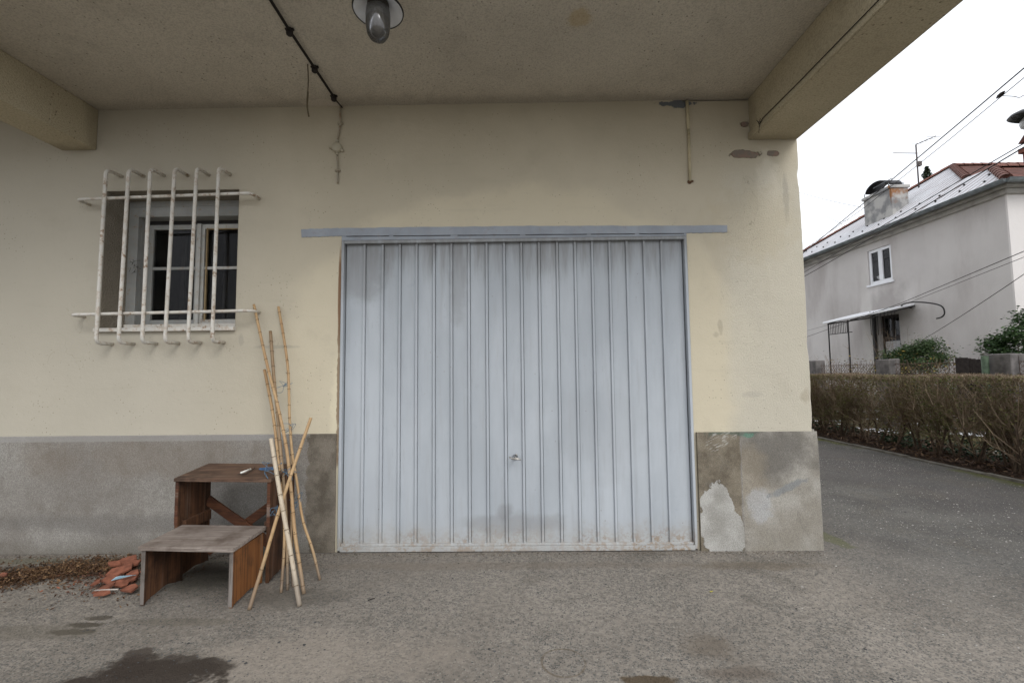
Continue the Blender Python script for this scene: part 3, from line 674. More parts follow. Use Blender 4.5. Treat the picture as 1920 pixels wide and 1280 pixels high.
# ================================================================== CEILING LAMP
lc = onZ(709, 20, 2.87)
MENB = plain('black_enamel', (.012, .012, .012), .3); MENW = plain('white_enamel', (.80, .82, .85), .25, 0, .06, 12, 0, .5)
CL = empty('ceiling_lamp', (lc.x, lc.y, ZC), 'white enamel ceiling lamp with dusty jar-shaped glass globe', 'lamp')
ax = Vector((0, 0, 1))
m = MB(); m.lathe([(.04, .045), (.06, .03), (.105, .004), (.113, -.003), (.1155, -.0005), (.1135, .004), (.106, .010), (.062, .036), (.04, .05)], lc, ax, 48)
m.build('shade', MENW, CL)
m = MB(); m.lathe([(.1125, -.005), (.1165, -.005), (.1185, 0), (.1165, .005), (.1145, .004), (.1125, 0)], lc, ax, 48, True); m.build('rim', MENB, CL)
m = MB(); m.lathe([(.0, .16), (.05, .16), (.052, .13), (.045, .12), (.045, .04), (.05, .03), (.05, .005), (.0, .005)], lc, ax, 28); m.build('socket', plain('dark_bakelite', (.05, .042, .035), .5), CL)
m = MB(); m.lathe([(.045, .012), (.052, 0), (.054, -.03), (.053, -.08), (.047, -.115), (.033, -.138), (.014, -.148), (0, -.15)], lc, ax, 36)
o = m.build('globe', MGLOBE, CL); s_ = o.modifiers.new('solid', 'SOLIDIFY'); s_.thickness = .003
m = MB(); m.lathe([(.012, .01), (.013, -.01), (.018, -.03), (.028, -.05), (.03, -.068), (.022, -.088), (.0, -.096)], lc, ax, 24); m.build('bulb', plain('old_bulb_glass', (.30, .27, .22), .5, 0, .1, 10, 0, .2), CL)
# long neck of the lamp up to the slab is the socket itself

# ================================================================== CABLES ON CEILING AND WALL
c0 = onZ(480, -40, ZC - .02); c1 = onZ(543, 60, ZC - .02); c2 = onZ(590, 130, ZC - .02); c3 = onZ(626, 184, ZC - .02)
ww = [onY(x, y, -.012) for x, y in ((637, 200), (638, 230), (633, 262), (632, 292), (633, 318), (633, 344))]
CC = empty('surface_cable', (c3.x, c3.y, c3.z), 'old surface-run cable crossing the ceiling beside the lamp and dropping down the wall', 'cable')
m = MB(); far = c0 + (c0 - c1) * 3; far.y = max(far.y, -PD + .05)
m.tube([far, c0, c1, c2, c3, Vector((c3.x + .02, -.03, ZC - .03))], .0045, 8)
tag(m.build('ceiling_cable', MBLK, CC))
m = MB(); m.tube([p_ + Vector((.009, 0, 0)) for p_ in (far, c0, c1, c2, c3)], .0035, 6)
m.build('ceiling_cable', MBLK, CC)
MOLDC = painted_bar_mat('overpainted_cable', (.36, .33, .26), .6, (.5, .6))
m = MB(); m.tube(smoothpath([Vector((c3.x + .02, -.03, ZC - .03)), ww[0], ww[1], ww[2]], 5), .006, 8); m.tube(smoothpath([ww[3], ww[4], ww[5]], 5), .006, 8); m.build('wall_cable', MOLDC, CC)
for c in (c1, c2, c3):
    m = MB(); m.lathe([(0, -.022), (.012, -.022), (.019, -.016), (.019, .008), (.013, .02)], (c.x, c.y, ZC - .02), ax, 8); m.box(c.x - .024, c.x + .024, c.y - .008, c.y + .008, ZC - .012, ZC - .002)
    m.build('cable_clip', MBLK, CC, .003)
for x, y in ((638, 232), (633, 320)):
    q = onY(x, y, -.01); m = MB(); m.box(q.x - .018, q.x + .018, -.018, -.001, q.z - .006, q.z + .006); m.tube([(q.x, 0, q.z), (q.x, -.024, q.z)], .009, 8); m.build('wall_clip', MOLDC, CC, .002)
q = onY(632, 277, -.01); m = MB()
m.lathe([(.0, .028), (.028, .028), (.034, .022), (.037, 0)], (q.x, -.001, q.z), Vector((0, -1, 0)), 24)
for a in (90, 180, 270, 330):
    v = Vector((math.cos(R(a)), 0, math.sin(R(a)))); m.tube([Vector((q.x, -.012, q.z)) + v * .032, Vector((q.x, -.012, q.z)) + v * .052], [.011, .009], 10)
m.build('junction_box', painted_bar_mat('overpainted_box', (.50, .46, .35), .35, (.6, .68)), CC)
# dangling cord
m = MB(); a = onZ(577, 121, ZC); d0 = a.y
pth = [onY(x, y, d0) for x, y in ((577, 121), (578, 150), (577, 175), (576, 200), (579, 219))]; m.tube(smoothpath(pth, 5), [.0035] * 10 + [.006] * 6 + [.0045] * 5, 6)
tag(m.build('hanging_cord', plain('frayed_cord', (.11, .09, .055), .95)), 'short frayed end of cord hanging loose below the ceiling cable', 'cord')
# conduit on the right part of the wall
CN = [onY(x, y, -.012) for x, y in ((1288, 190), (1291, 243), (1294, 340))]
CO = empty('wall_conduit', (CN[1].x, 0, CN[2].z), 'cream overpainted conduit pipe ending above the right end of the lintel', 'pipe')
m = MB(); m.tube([CN[0], CN[1]], .011, 10); m.tube([CN[1], CN[2]], .0095, 10); m.build('pipe', painted_bar_mat('cream_pipe_paint', (.52, .46, .31), .4, (.58, .66)), CO)
m = MB(); q = CN[2]; m.lathe([(0, .016), (.012, .014), (.015, 0)], (q.x, -.001, q.z), Vector((0, -1, 0)), 10); m.tube([(q.x, -.012, q.z), (q.x + .02, -.012, q.z)], .008, 6); m.build('end_plug', plain('rusty_plug', (.13, .075, .045), .9), CO)
# thin wire along the beam
XI = 1.594; m = MB(); pw = [onX(x, y, XI) for x, y in ((1425, 232), (1430, 222), (1500, 152), (1570, 80), (1648, 0))]
pw.append(pw[-1] + (pw[-1] - pw[-2]) * .8); m.tube(pw, .0026, 6)
for i in range(10):
    random.seed(i); m.tube([pw[0] + Vector((random.uniform(-.01, .0), 0, 0)), pw[0] + Vector((random.uniform(-.012, .0), random.gauss(0, .02), random.gauss(0, .025)))], .0018, 4)
tag(m.build('beam_wire', MBLK), 'thin dark wire fixed along the inner face of the right-hand concrete beam', 'wire')

# ================================================================== STEP STOOL
A = (.045, .03, .02); 
def spot(p, r, c, a): return (tuple(p), r, c, a)
mt_top = wood_mat('stool_weathered_top', (.20, .165, .14), (.29, .25, .22), 0, (.09, .065, .05))
mt_side = wood_mat('stool_red_wood', (.15, .058, .02), (.25, .105, .035), 2, (.045, .024, .014))
mt_dark = wood_mat('stool_dark_wood', (.07, .035, .02), (.13, .06, .03), 2, (.022, .014, .010), ())
mt_utop = wood_mat('stool_upper_top', (.085, .05, .034), (.16, .10, .068), 0, (.03, .02, .015))
mt_edge = wood_mat('stool_end_grain', (.17, .15, .135), (.25, .225, .2), 2, (.07, .055, .045))
mt_brace = wood_mat('stool_brace_wood', (.085, .035, .02), (.14, .06, .03), 0, (.03, .016, .012))
fl = onZ(262, 1135); fr_ = onZ(431, 1140)
SA = math.atan2(fr_.y - fl.y, fr_.x - fl.x)
ST = empty('step_stool', ((fl.x + fr_.x) / 2, -.35, 0), 'weathered brown wooden two-step stool against the grey plinth', 'step stool')
ex = Vector((math.cos(SA), math.sin(SA), 0)); ey = Vector((.0, 1, 0)).normalized()
O = Vector((fl.x, fl.y, 0)); wd = (fr_ - fl).length + .012
def sb(x0, x1, y0, y1, z0, z1, name, mat, bev=.003, j=.0, sub=None, lift=0.):
    def P(x, y, z): return O + ex * x + ey * y + Vector((0, 0, z))
    random.seed(int((x0 + y0 + z0) * 1000))
    def Q(x, y, z): return P(x, y, z) + Vector([random.uniform(-j, j) for _ in range(3)])
    return MB().hull8([Q(x0, y0, z0), Q(x1, y0, z0), Q(x1, y1, z0 + lift), Q(x0, y1, z0 + lift)], [Q(x0, y0, z1), Q(x1, y0, z1), Q(x1, y1, z1 + lift), Q(x0, y1, z1 + lift)]).build(name, mat, sub or ST, bev)
t = .021; H1, H2, D1, D2 = .298, .578, .27, .55; UX = -.045; wu = wd + .035; LF = .026
# side panel bottoms are cut with a worn arch: built as polygons
def side(x0, x1, y0, y1, z1, mat, arch):
    pts = []; n = 14
    for i in range(n + 1):
        f_ = i / n; z = arch * math.sin(math.pi * f_) + (0.004 if 0 < i < n else 0) + .003 * math.sin(i * 7.3)
        pts.append(O + ex * x0 + ey * (y0 + (y1 - y0) * f_) + Vector((0, 0, max(0, z))))
    pts += [O + ex * x0 + ey * y1 + Vector((0, 0, z1 + (LF if z1 > .4 else 0))), O + ex * x0 + ey * y0 + Vector((0, 0, z1))]
    return MB().prism(pts, ex * (x1 - x0)).build('side_panel', mat, ST, .0025)
side(0, t, 0, D1, H1 - t - .001, mt_dark, .03); side(wd - t, wd, 0, D1, H1 - t - .001, mt_side, .018)
side(UX, UX + t, D1 + .002, D2, H2 - t - .001, mt_dark, .015); side(wu - t, wu, D1 + .002, D2, H2 - t - .001, mt_dark, .02)
sb(-.008, wd + .008, -.02, D1 + .02, H1 - t, H1, 'tread', mt_top, .003, .0015, lift=.010)
sb(UX - .004, wu + .006, D1 - .012, D2 + .006, H2 - t, H2, 'tread', mt_utop, .003, .002, lift=LF)
sb(UX + .001, UX + t - .001, D1 - .002, D1 + .001, H1 + .012, H2 - t - .002, 'edge_strip', mt_brace, .001); sb(wu - t + .001, wu - .001, D1 - .002, D1 + .001, H1 + .012, H2 - t - .002, 'edge_strip', mt_brace, .001)
sb(.0005, t + .0005, -.0035, -.0005, .006, H1 - t - .002, 'edge_strip', mt_edge, .001); sb(wd - t - .0005, wd - .0005, -.0035, -.0005, .006, H1 - t - .002, 'edge_strip', mt_edge, .001)
sb(UX + t + .001, UX + t + .03, D1 + .03, D2 - .03, H1 - .03, H1 + .03, 'cleat', mt_dark)
sb(wu - t - .03, wu - t - .001, D1 + .03, D2 - .03, H1 - .03, H1 + .03, 'cleat', mt_dark)
def brace(x0, z0, x1, z1, y, w_):
    a = O + ex * x0 + ey * y + Vector((0, 0, z0)); b_ = O + ex * x1 + ey * y + Vector((0, 0, z1)); d = (b_ - a).normalized(); nrm = d.cross(ey).normalized() * w_ / 2
    k = ey * .016
    MB().hull8([a - nrm, b_ - nrm, b_ - nrm + k, a - nrm + k], [a + nrm, b_ + nrm, b_ + nrm + k, a + nrm + k]).build('brace', mt_brace, ST, .002)
brace(UX + t, .385, wu - t, .05, D2 - .037, .058); brace(UX + t, .06, wu - t, .44, D2 - .019, .052)
for x, y, z in ((.012, -.0045, H1 - .012), (wd - .01, -.0045, H1 - .012)):
    pass
# things lying on the upper tread
zt2 = H2 + .022
a = onZ(452, 886, zt2 + .004); b_ = onZ(470, 879, zt2 + .004)
m = MB(); m.tube([a, b_], .006, 8); tag(m.build('chalk_stick', plain('white_chalk', (.68, .68, .64), .7)), 'short white stick lying on the upper step of the stool', 'stick')
m = MB(); m.tube(smoothpath([onZ(446, 889, zt2), onZ(462, 888, zt2 + .003), onZ(472, 881, zt2), onZ(478, 876, zt2)], 5), .002, 5); tag(m.build('dark_twig', MBLK), 'dark bent twig beside the white stick on the upper step', 'twig')
MBLUE = plain('blue_twine', (.05, .13, .26), .8, 0, .3)
m = MB(); random.seed(5)
cc = onZ(505, 880, zt2)
for i in range(7):
    r = random.uniform(.02, .05); ph = random.uniform(0, 6); pts = [cc + Vector((r * 1.1 * math.cos(ph + k * .8) - .005, r * .7 * math.sin(ph + k * .8), .004 + .004 * random.random())) for k in range(8)]
    m.tube(smoothpath(pts, 3), .0013, 4)
tag(m.build('twine_tangle', MBLUE), 'tangle of thin blue twine on the upper step beside the canes', 'twine')

# ================================================================== BAMBOO CANES
MB1 = bamboo_mat('bamboo_tan', (.34, .21, .10), (.43, .29, .15)); MB2 = bamboo_mat('bamboo_pale', (.40, .33, .24), (.48, .41, .31)); MB3 = bamboo_mat('bamboo_old', (.22, .15, .085), (.32, .225, .13))
MNODE = plain('bamboo_node', (.10, .065, .035), .8)
def cane(pix, y0, r0, r1, mat, label, seg=.14, k=0):
    yb = onZ(*pix[-1]).y; n = len(pix); random.seed(100 + k)
    Y = [y0 + (yb - y0) * ((p_[1] - pix[0][1]) / (pix[-1][1] - pix[0][1])) for p_ in pix]
    pts = smoothpath([onY(p_[0], p_[1], y) for p_, y in zip(pix, Y)], 14)
    base = onZ(*pix[-1]); root = empty('bamboo_cane', (base.x, base.y, 0), label, 'bamboo cane', 'bamboo canes leaning against the wall')
    L = [0]
    for a, b_ in zip(pts, pts[1:]): L.append(L[-1] + (b_ - a).length)
    T = L[-1]; nodes = []; s = random.uniform(.03, seg)
    while s < T - .02: nodes.append(s); s += seg * random.uniform(.75, 1.3) * (.7 + .6 * s / T)
    samp = sorted(set([0, T] + [i * T / 60 for i in range(61)] + [q + d for q in nodes for d in (-.006, -.002, .002, .006) if 0 < q + d < T]))
    def P(s):
        for i in range(len(L) - 1):
            if L[i + 1] >= s: return pts[i].lerp(pts[i + 1], (s - L[i]) / max(1e-9, L[i + 1] - L[i]))
        return pts[-1]
    rad = [];
    for s in samp:
        r = .88 * (r0 + (r1 - r0) * s / T)
        if any(abs(s - q) < .003 for q in nodes): r *= 1.16
        elif any(abs(s - q) < .0065 for q in nodes): r *= .97
        rad.append(r)
    m = MB(); m.tube([P(s) for s in samp], rad, 10); m.build('stem', mat, root)
    m = MB()
    for q in nodes:
        m.tube([P(max(0, q - .0014)), P(q + .0014)], (r0 + (r1 - r0) * q / T) * 1.08, 10)
        if random.random() < .45:
            d = Vector((random.uniform(-1, 1), random.uniform(-1, 0), .5)).normalized(); m.tube([P(q), P(q) + d * random.uniform(.012, .02)], [.003, .0015], 5)
    tag(m.build('node_rings', MNODE, root), kind='stuff')
    return root
canes = [
 ([(476, 571), (500, 680), (521, 762), (537, 840), (546, 920), (553, 1000), (562, 1060), (570, 1113)], -.03, .0095, .0115, MB1, 'tan cane whose tip touches the lower cross bar of the window grille'),
 ([(507, 621), (513, 700), (521, 785), (528, 865), (534, 930), (538, 1010), (539, 1106)], -.05, .0115, .009, MB3, 'old dark-mottled cane in the middle of the bundle with a grey cut tip'),
 ([(522, 575), (539, 682), (543, 785), (548, 850), (557, 905), (568, 975), (586, 1030), (600, 1087)], -.02, .0095, .0085, MB1, 'tallest bowed cane on the right, foot nearest to the door'),
 ([(496, 693), (511, 771), (520, 841), (527, 900), (532, 960), (533, 1020), (527, 1111)], -.08, .0105, .0085, MB1, 'shorter tan cane with dark top leaning just left of the bundle'),
 ([(508, 822), (525, 925), (543, 1024), (562, 1136)], -.46, .0125, .0135, MB2, 'short pale whitish cane standing in front of the bundle'),
 ([(583, 783), (548, 883), (520, 968), (494, 1055), (467, 1143)], -.36, .010, .0105, MB1, 'cane crossing the bundle diagonally with its foot beside the stool'),
 ([(546, 800), (546, 900), (546, 1000), (549, 1100)], -.07, .007, .007, MB3, 'thin dark cane half hidden at the back of the bundle'),
]
for i, (px, y0, r0, r1, mt, lb) in enumerate(canes): cane(px, y0, r0, r1, mt, lb, .11 if i != 5 else .2, i)
MTWI = plain('faded_blue_twine', (.10, .17, .24), .8, 0, .3)
for i, (x, y, Y, lb) in enumerate(((533, 720, -.12, 'highest wisp of blue twine, between the two tallest canes'), (543, 798, -.2, 'knot of blue twine on the tallest canes level with the crossing cane top'),
        (548, 883, -.40, 'blue twine knot where the diagonal cane crosses the bundle'), (507, 880, -.45, 'bright blue twine wound round the pale cane beside the upper stool tread'),
        (512, 957, -.45, 'blue twine bow sticking out left of the bundle over the stool side'), (556, 940, -.3, 'loop of dark twine hanging right of the bundle above the plinth foot'))):
    c = onY(x, y, Y); random.seed(200 + i); m = MB(); p_ = c.copy(); pts = [p_.copy()]
    for k in range(16):
        p_ = c + (p_ - c) * .55 + Vector((random.gauss(0, .024), random.gauss(0, .010), random.gauss(0, .017))); pts.append(p_.copy())
    m.tube(smoothpath(pts, 4), .0014, 4); o = tag(m.build('twine', MTWI), lb, 'twine', 'twine ties on the bamboo canes')

# ================================================================== RUBBLE AND LEAF LITTER
MTER = plain('terracotta_fragment', (.20, .075, .045), .9, 0, .3, 25, .4)
frags = [((233, 1057), .085, 'largest orange clay shard touching the wall side of the heap'), ((222, 1075), .075, 'curved orange clay shard in the middle of the rubble heap'),
         ((246, 1063), .05, 'orange clay shard half hidden behind the stool leg'), ((198, 1105), .055, 'flat orange clay shard at the left front of the heap under the white strip'),
         ((195, 1116), .042, 'small orange clay shard lying nearest the camera, left front of heap'), ((246, 1109), .045, 'orange clay shard on the ground touching the stool front panel'),
         ((240, 1090), .06, 'orange clay shard to the right of the blue plastic scrap'), ((212, 1092), .05, 'orange clay shard just below left of the blue plastic scrap'),
         ((215, 1063), .04, 'small orange clay shard at the rear left of the heap beside the leaves'), ((250, 1078), .045, 'orange clay shard against the left leg of the stool at half depth'),
         ((230, 1100), .035, 'small orange clay shard between the white strip and the stool leg'), ((182, 1098), .028, 'small orange chip at the left tip of the white strip'),
         ((4, 1082), .03, 'lone orange clay shard at the far left edge of the leaf litter')]
for i, ((x, y), r, lb) in enumerate(frags):
    r *= 1.15
    random.seed(50 + i); c = onZ(x, y, .008); n = random.randint(5, 7); poly = []
    for k in range(n):
        a = 2 * math.pi * k / n + random.uniform(-.3, .3); q = r * random.uniform(.6, 1.05); poly.append(Vector((q * math.cos(a), q * .75 * math.sin(a), 0)))
    rot = Matrix.Rotation(random.uniform(.1, .5), 3, 'X') @ Matrix.Rotation(random.uniform(-.3, .3), 3, 'Y')
    b0 = [Vector((c.x, c.y, .016 + .004 * (i % 3))) + rot @ p_ for p_ in poly]
    tag(MB().prism(b0, rot @ Vector((0, 0, .010))).build('clay_shard', MTER), lb, 'clay shard', 'orange clay shards beside the stool')
c = onZ(227, 1085, .035); m = MB()
m.add([c + Vector(v) for v in ((-.04, -.02, 0), (.045, .02, .012), (.05, .04, .006), (-.03, .0, .012), (0, -.005, .02))], [(0, 1, 4), (1, 2, 4), (2, 3, 4), (3, 0, 4)])
o = tag(m.build('plastic_scrap', plain('pale_blue_plastic', (.30, .46, .55), .4)), 'crumpled pale blue plastic scrap on top of the clay shards', 'litter'); s_ = o.modifiers.new('s', 'SOLIDIFY'); s_.thickness = .002
m = MB(); m.tube([onZ(178, 1106, .03), onZ(222, 1104, .035)], .004, 6); tag(m.build('white_strip', plain('pale_strip', (.42, .38, .34), .7)), 'thin whitish strip lying across the front clay shards', 'stick')
def litter(n, place, s0, name, mat, label, seed, lift=.02):
    random.seed(seed); m = MB()
    for _ in range(n):
        x, y, z = place(); s = s0 * random.uniform(.5, 1.4); q = Matrix.Rotation(random.uniform(0, 6.3), 3, 'Z') @ Matrix.Rotation(random.gauss(0, .5), 3, 'X') @ Matrix.Rotation(random.gauss(0, .5), 3, 'Y')
        c = Vector((x, y, z + random.random() * lift))
        pts = [(-s, 0, 0), (0, -s * .38, s * .12), (s, 0, s * .25), (0, s * .38, s * .12), (0, 0, -.02 * s)]
        m.add([c + q @ Vector(p_) for p_ in pts], [(0, 1, 4), (1, 2, 4), (2, 3, 4), (3, 0, 4)])
    return tag(m.build(name, mat), label, 'leaf litter', kind='stuff')
MLIT = leaf_mat('dry_leaves', (.045, .024, .013), (.085, .043, .021), (.20, .12, .06), 20)
litter(900, lambda: (onZ(228, 1085).x + random.gauss(0, .13), onZ(228, 1085).y + random.gauss(0, .09), 0), .009, 'rubble_crumbs', leaf_mat('rubble_crumb', (.05, .028, .018), (.16, .06, .035), (.24, .085, .045), 30), 'brown and orange crumbs between the clay shards beside the stool', 35, .02)
def pl_():
    t_ = random.random(); a = onZ(-60, 1100); b_ = onZ(150, 1068); c = onZ(215, 1070)
    p_ = a.lerp(b_, t_ / .75) if t_ < .75 else b_.lerp(c, (t_ - .75) / .25)
    w_ = random.gauss(0, 1); return p_.x + random.gauss(0, .06), p_.y + w_ * .085 + .02, 0
litter(6500, pl_, .009, 'dry_leaf_pile', MLIT, 'strip of brown dry leaves blown along the wall left of the stool', 31, .022)
litter(1500, lambda: (random.uniform(-3.6, -1.9), -.28 + random.gauss(0, .18), 0), .009, 'scattered_leaf_bits', MLIT, 'brown leaf crumbs scattered thinly around the leaf pile', 32, .004)
litter(9000, lambda: (random.uniform(5.1, 6.4), random.uniform(-1, 10), .02), .028, 'bed_leaf_litter', leaf_mat('bed_leaves', (.035, .02, .013), (.07, .04, .025), (.16, .10, .06), 9), 'dead brown leaves covering the soil under the hedge', 33, .05)

q = onZ(1334, 1110); m = MB(); m.add([q + Vector(v) for v in ((-.012, 0, .003), (0, -.008, .006), (.013, .002, .008), (0, .009, .005))], [(0, 1, 2, 3)])
tag(m.build('yellow_petal', plain('yellow_leaf', (.42, .38, .08), .7)), 'tiny yellow leaf lying on the asphalt below the right plinth', 'leaf')
a = onZ(690, 1125, .003); b_ = onZ(703, 1121, .004); m = MB(); m.tube(smoothpath([a, a.lerp(b_, .5) + Vector((0, .004, .001)), b_], 3), .0022, 5)
tag(m.build('ground_twig', MBLK), 'short dark twig on the asphalt below the left end of the garage door', 'twig')

# ================================================================== HEDGE
HX0, HX1, HY0, HY1, HH = 5.22, 5.78, -1.2, 9.5, 1.06
HD = empty('hedge', (5.5, 4, 0), 'clipped brown-green winter hedge along the drive with bare stems showing', 'hedge')
MTW = plain('hedge_bark', (.085, .06, .042), .95, 0, .35, 30, .4); MTW2 = leaf_mat('hedge_twig', (.13, .09, .06), (.20, .145, .095), (.30, .23, .16), 6)
MLF = leaf_mat('hedge_leaf', (.115, .08, .04), (.085, .11, .03), (.18, .185, .06), 3.0)
random.seed(77); tw = MB(); lf = MB()
def tri(m, a, b_, r0, r1):
    d = (b_ - a); 
    if d.length < 1e-5: return
    d.normalize(); u_ = d.cross(Vector((.3, .2, .9))).normalized(); v_ = d.cross(u_)
    o3 = [(1, 0), (-.5, .87), (-.5, -.87)]
    m.add([a + (u_ * x + v_ * y) * r0 for x, y in o3] + [b_ + (u_ * x + v_ * y) * r1 for x, y in o3], [(0, 1, 4, 3), (1, 2, 5, 4), (2, 0, 3, 5)])
def leaf(m, c, s, wdt=.55):
    q = Matrix.Rotation(random.uniform(0, 6.3), 3, 'Z') @ Matrix.Rotation(random.uniform(-1.4, 1.4), 3, 'X')
    m.add([c + q @ Vector(p_) for p_ in ((-s, 0, 0), (0, -s * wdt, .15 * s), (s, 0, 0), (0, s * wdt, .15 * s))], [(0, 1, 2, 3)])
def clampH(p_):
    top = HH + .018 * math.sin(p_.y * 3) + random.uniform(-.015, .02)
    return Vector((min(max(p_.x, HX0 + random.uniform(-.03, .03)), HX1), p_.y, min(p_.z, top)))
y = HY0
while y < HY1:
    bx = 5.5 + random.gauss(0, .09); base = Vector((bx, y, 0)); ns = random.choice((2, 3, 3))
    tm = MB()
    for s_i in range(ns):
        tip = base + Vector((random.gauss(0, .13), random.gauss(0, .16), random.uniform(.45, .7)))
        mid = base.lerp(tip, .5) + Vector((random.gauss(0, .03), random.gauss(0, .03), 0))
        tm.tube(smoothpath([base + Vector((random.gauss(0, .02), random.gauss(0, .03), -.02)), mid, tip], 3), [.016, .015, .014, .012, .011, .010, .008], 6)
        for k in range(20):
            a = mid.lerp(tip, random.random()) if random.random() < .7 else base.lerp(mid, random.uniform(.4, 1))
            d = Vector((random.gauss(0, .5), random.gauss(0, .42), random.uniform(.35, 1))).normalized(); ln = random.uniform(.25, .6)
            m1 = clampH(a + d * ln * .5); e1 = clampH(a + d * ln + Vector((0, 0, .06)))
            tri(tw, a, m1, .0055, .004); tri(tw, m1, e1, .004, .0022)
            for kk in range(7):
                s0 = m1.lerp(e1, random.random()) if random.random() < .75 else a.lerp(m1, random.random()); d2_ = (d + Vector((random.gauss(0, .7), random.gauss(0, .7), random.gauss(.2, .5)))).normalized()
                e2 = clampH(s0 + d2_ * random.uniform(.08, .24)); tri(tw, s0, e2, .0024, .0012)
                for q_ in range(3):
                    if s0.z > .22 or random.random() < .25: leaf(lf, s0.lerp(e2, random.uniform(.3, 1.05)), random.uniform(.008, .017))
    o = tm.build('stem', MTW, HD)
    y += random.uniform(.15, .27)
# dense clipped top: stubby twig ends and leaves
for _ in range(26000):
    x = random.uniform(HX0 - .02, HX1); yy = random.uniform(HY0, HY1); z = HH - abs(random.gauss(0, .05)); c = Vector((x, yy, z))
    if random.random() < .5: tri(tw, c, clampH(c + Vector((random.gauss(0, .02), random.gauss(0, .02), random.uniform(.03, .09)))), .0024, .0016)
    else: leaf(lf, c, random.uniform(.008, .015))
for _ in range(22000):
    x = HX0 + abs(random.gauss(0, .05)); yy = random.uniform(HY0, HY1); z = .22 + (HH - .22) * random.random() ** .7; c = Vector((x, yy, z))
    g = mnoise.noise(Vector((yy * 1.6, z * 2.2, 3)))
    if g > -.08: leaf(lf, c, random.uniform(.008, .017))
tag(tw.build('twigs', MTW2, HD), kind='stuff'); tag(lf.build('leaves', MLF, HD), kind='stuff')
ivy = MB(); random.seed(8)
for _ in range(9000):
    yy = random.uniform(HY0, HY1); x = random.uniform(5.5, 6.0); z = abs(random.gauss(0, .13)) + .03
    if mnoise.noise(Vector((yy * 1.2, x * 3, 8))) > -.1: leaf(ivy, Vector((x, yy, z)), random.uniform(.015, .03), .7)
tag(ivy.build('ivy_ground_cover', leaf_mat('ivy_leaf', (.012, .025, .010), (.022, .042, .015), (.035, .06, .025), 9)), 'dark green ivy creeping over the soil behind the hedge stems', 'ivy', kind='stuff')

# ================================================================== GARDEN FENCE
FX = 7.5
FN = empty('garden_fence', (FX, 6, 0), 'low wire garden fence with weathered concrete posts behind the hedge', 'fence')
posts = []
for px, py, w_ in ((1530, 676, .30), (1664, 673, .34), (1882, 663, .42)):
    q = onX(px, py, FX); posts.append(q.y); z = q.z; random.seed(px)
    m = MB(); m.box(FX - .12, FX + .12, q.y - w_ / 2, q.y + w_ / 2, -.03, z, .012); m.build('post', MCONC, FN, .02)
for yy, z in ((posts[0] + 2.3, 1.36), (posts[2] - 2.3, 1.36), (posts[2] - 4.6, 1.36)):
    m = MB(); m.box(FX - .12, FX + .12, yy - .17, yy + .17, -.03, z, .012); m.build('post', MCONC, FN, .02); posts.append(yy)
posts.sort()
MRUST = plain('rusty_wire', (.10, .065, .05), .9, 0, .3)
ch = MB()
for a, b_ in zip(posts, posts[1:]):
    y0, y1, zb, zt_ = a + .17, b_ - .17, .35, 1.24; s = .075; hgt = zt_ - zb; n = int((y1 - y0 + hgt) / s)
    for i in range(n):
        for sg in (1, -1):
            ya = y0 - hgt + i * s if sg > 0 else y0 + i * s; p0 = Vector((FX, ya, zb)); p1 = Vector((FX, ya + hgt * sg, zt_))
            lo, hi = 0., 1.
            for lim, side_ in ((y0, 1), (y1, -1)):
                d = (p1.y - p0.y); t0 = (lim - p0.y) / d
                if side_ * d > 0: lo = max(lo, t0)
                else: hi = min(hi, t0)
            if hi > lo: tri(ch, p0.lerp(p1, lo), p0.lerp(p1, hi), .0028, .0028)
    for z in (zb, zt_, 1.05): tri(ch, Vector((FX, y0, z)), Vector((FX, y1, z)), .006, .006)
    k = y0 + .05
    while k < y1:
        tri(ch, Vector((FX, k, 1.0)), Vector((FX, k + random.uniform(-.01, .01), 1.30 + random.uniform(-.02, .03))), .005, .003); k += .085
tag(ch.build('wire_mesh', MRUST, FN), kind='stuff')
q = onX(1846, 667, FX - .2); m = MB(); m.tube([(q.x, q.y, 0), (q.x, q.y, q.z)], .045, 14)
tag(m.build('green_post', plain('green_painted_post', (.055, .085, .05), .6, 0, .3)), 'round green painted post beside the right concrete fence post', 'post')
WG = empty('plank_gate', (FX - .1, 4.6, 0), 'old dark wooden plank gate beside the green post', 'gate')
for i, px in enumerate((1801, 1814, 1822, 1831, 1838)):
    q = onX(px, 670 + i * 1.2, FX - .12); wq = .05 if i else .1
    m = MB(); m.box(FX - .14, FX - .10, q.y - wq, q.y + wq * .8, .25, q.z, .006); m.build('plank', plain('blackened_wood', (.035, .028, .026), .9, 0, .3), WG, .004)
a = onX(1796, 672, FX - .1); b_ = onX(1842, 678, FX - .1)
m = MB(); m.box(FX - .10, FX - .06, b_.y, a.y, 1.18, 1.27); m.box(FX - .10, FX - .06, b_.y, a.y, .45, .54); m.build('rail', plain('blackened_rail', (.04, .03, .028), .9), WG)

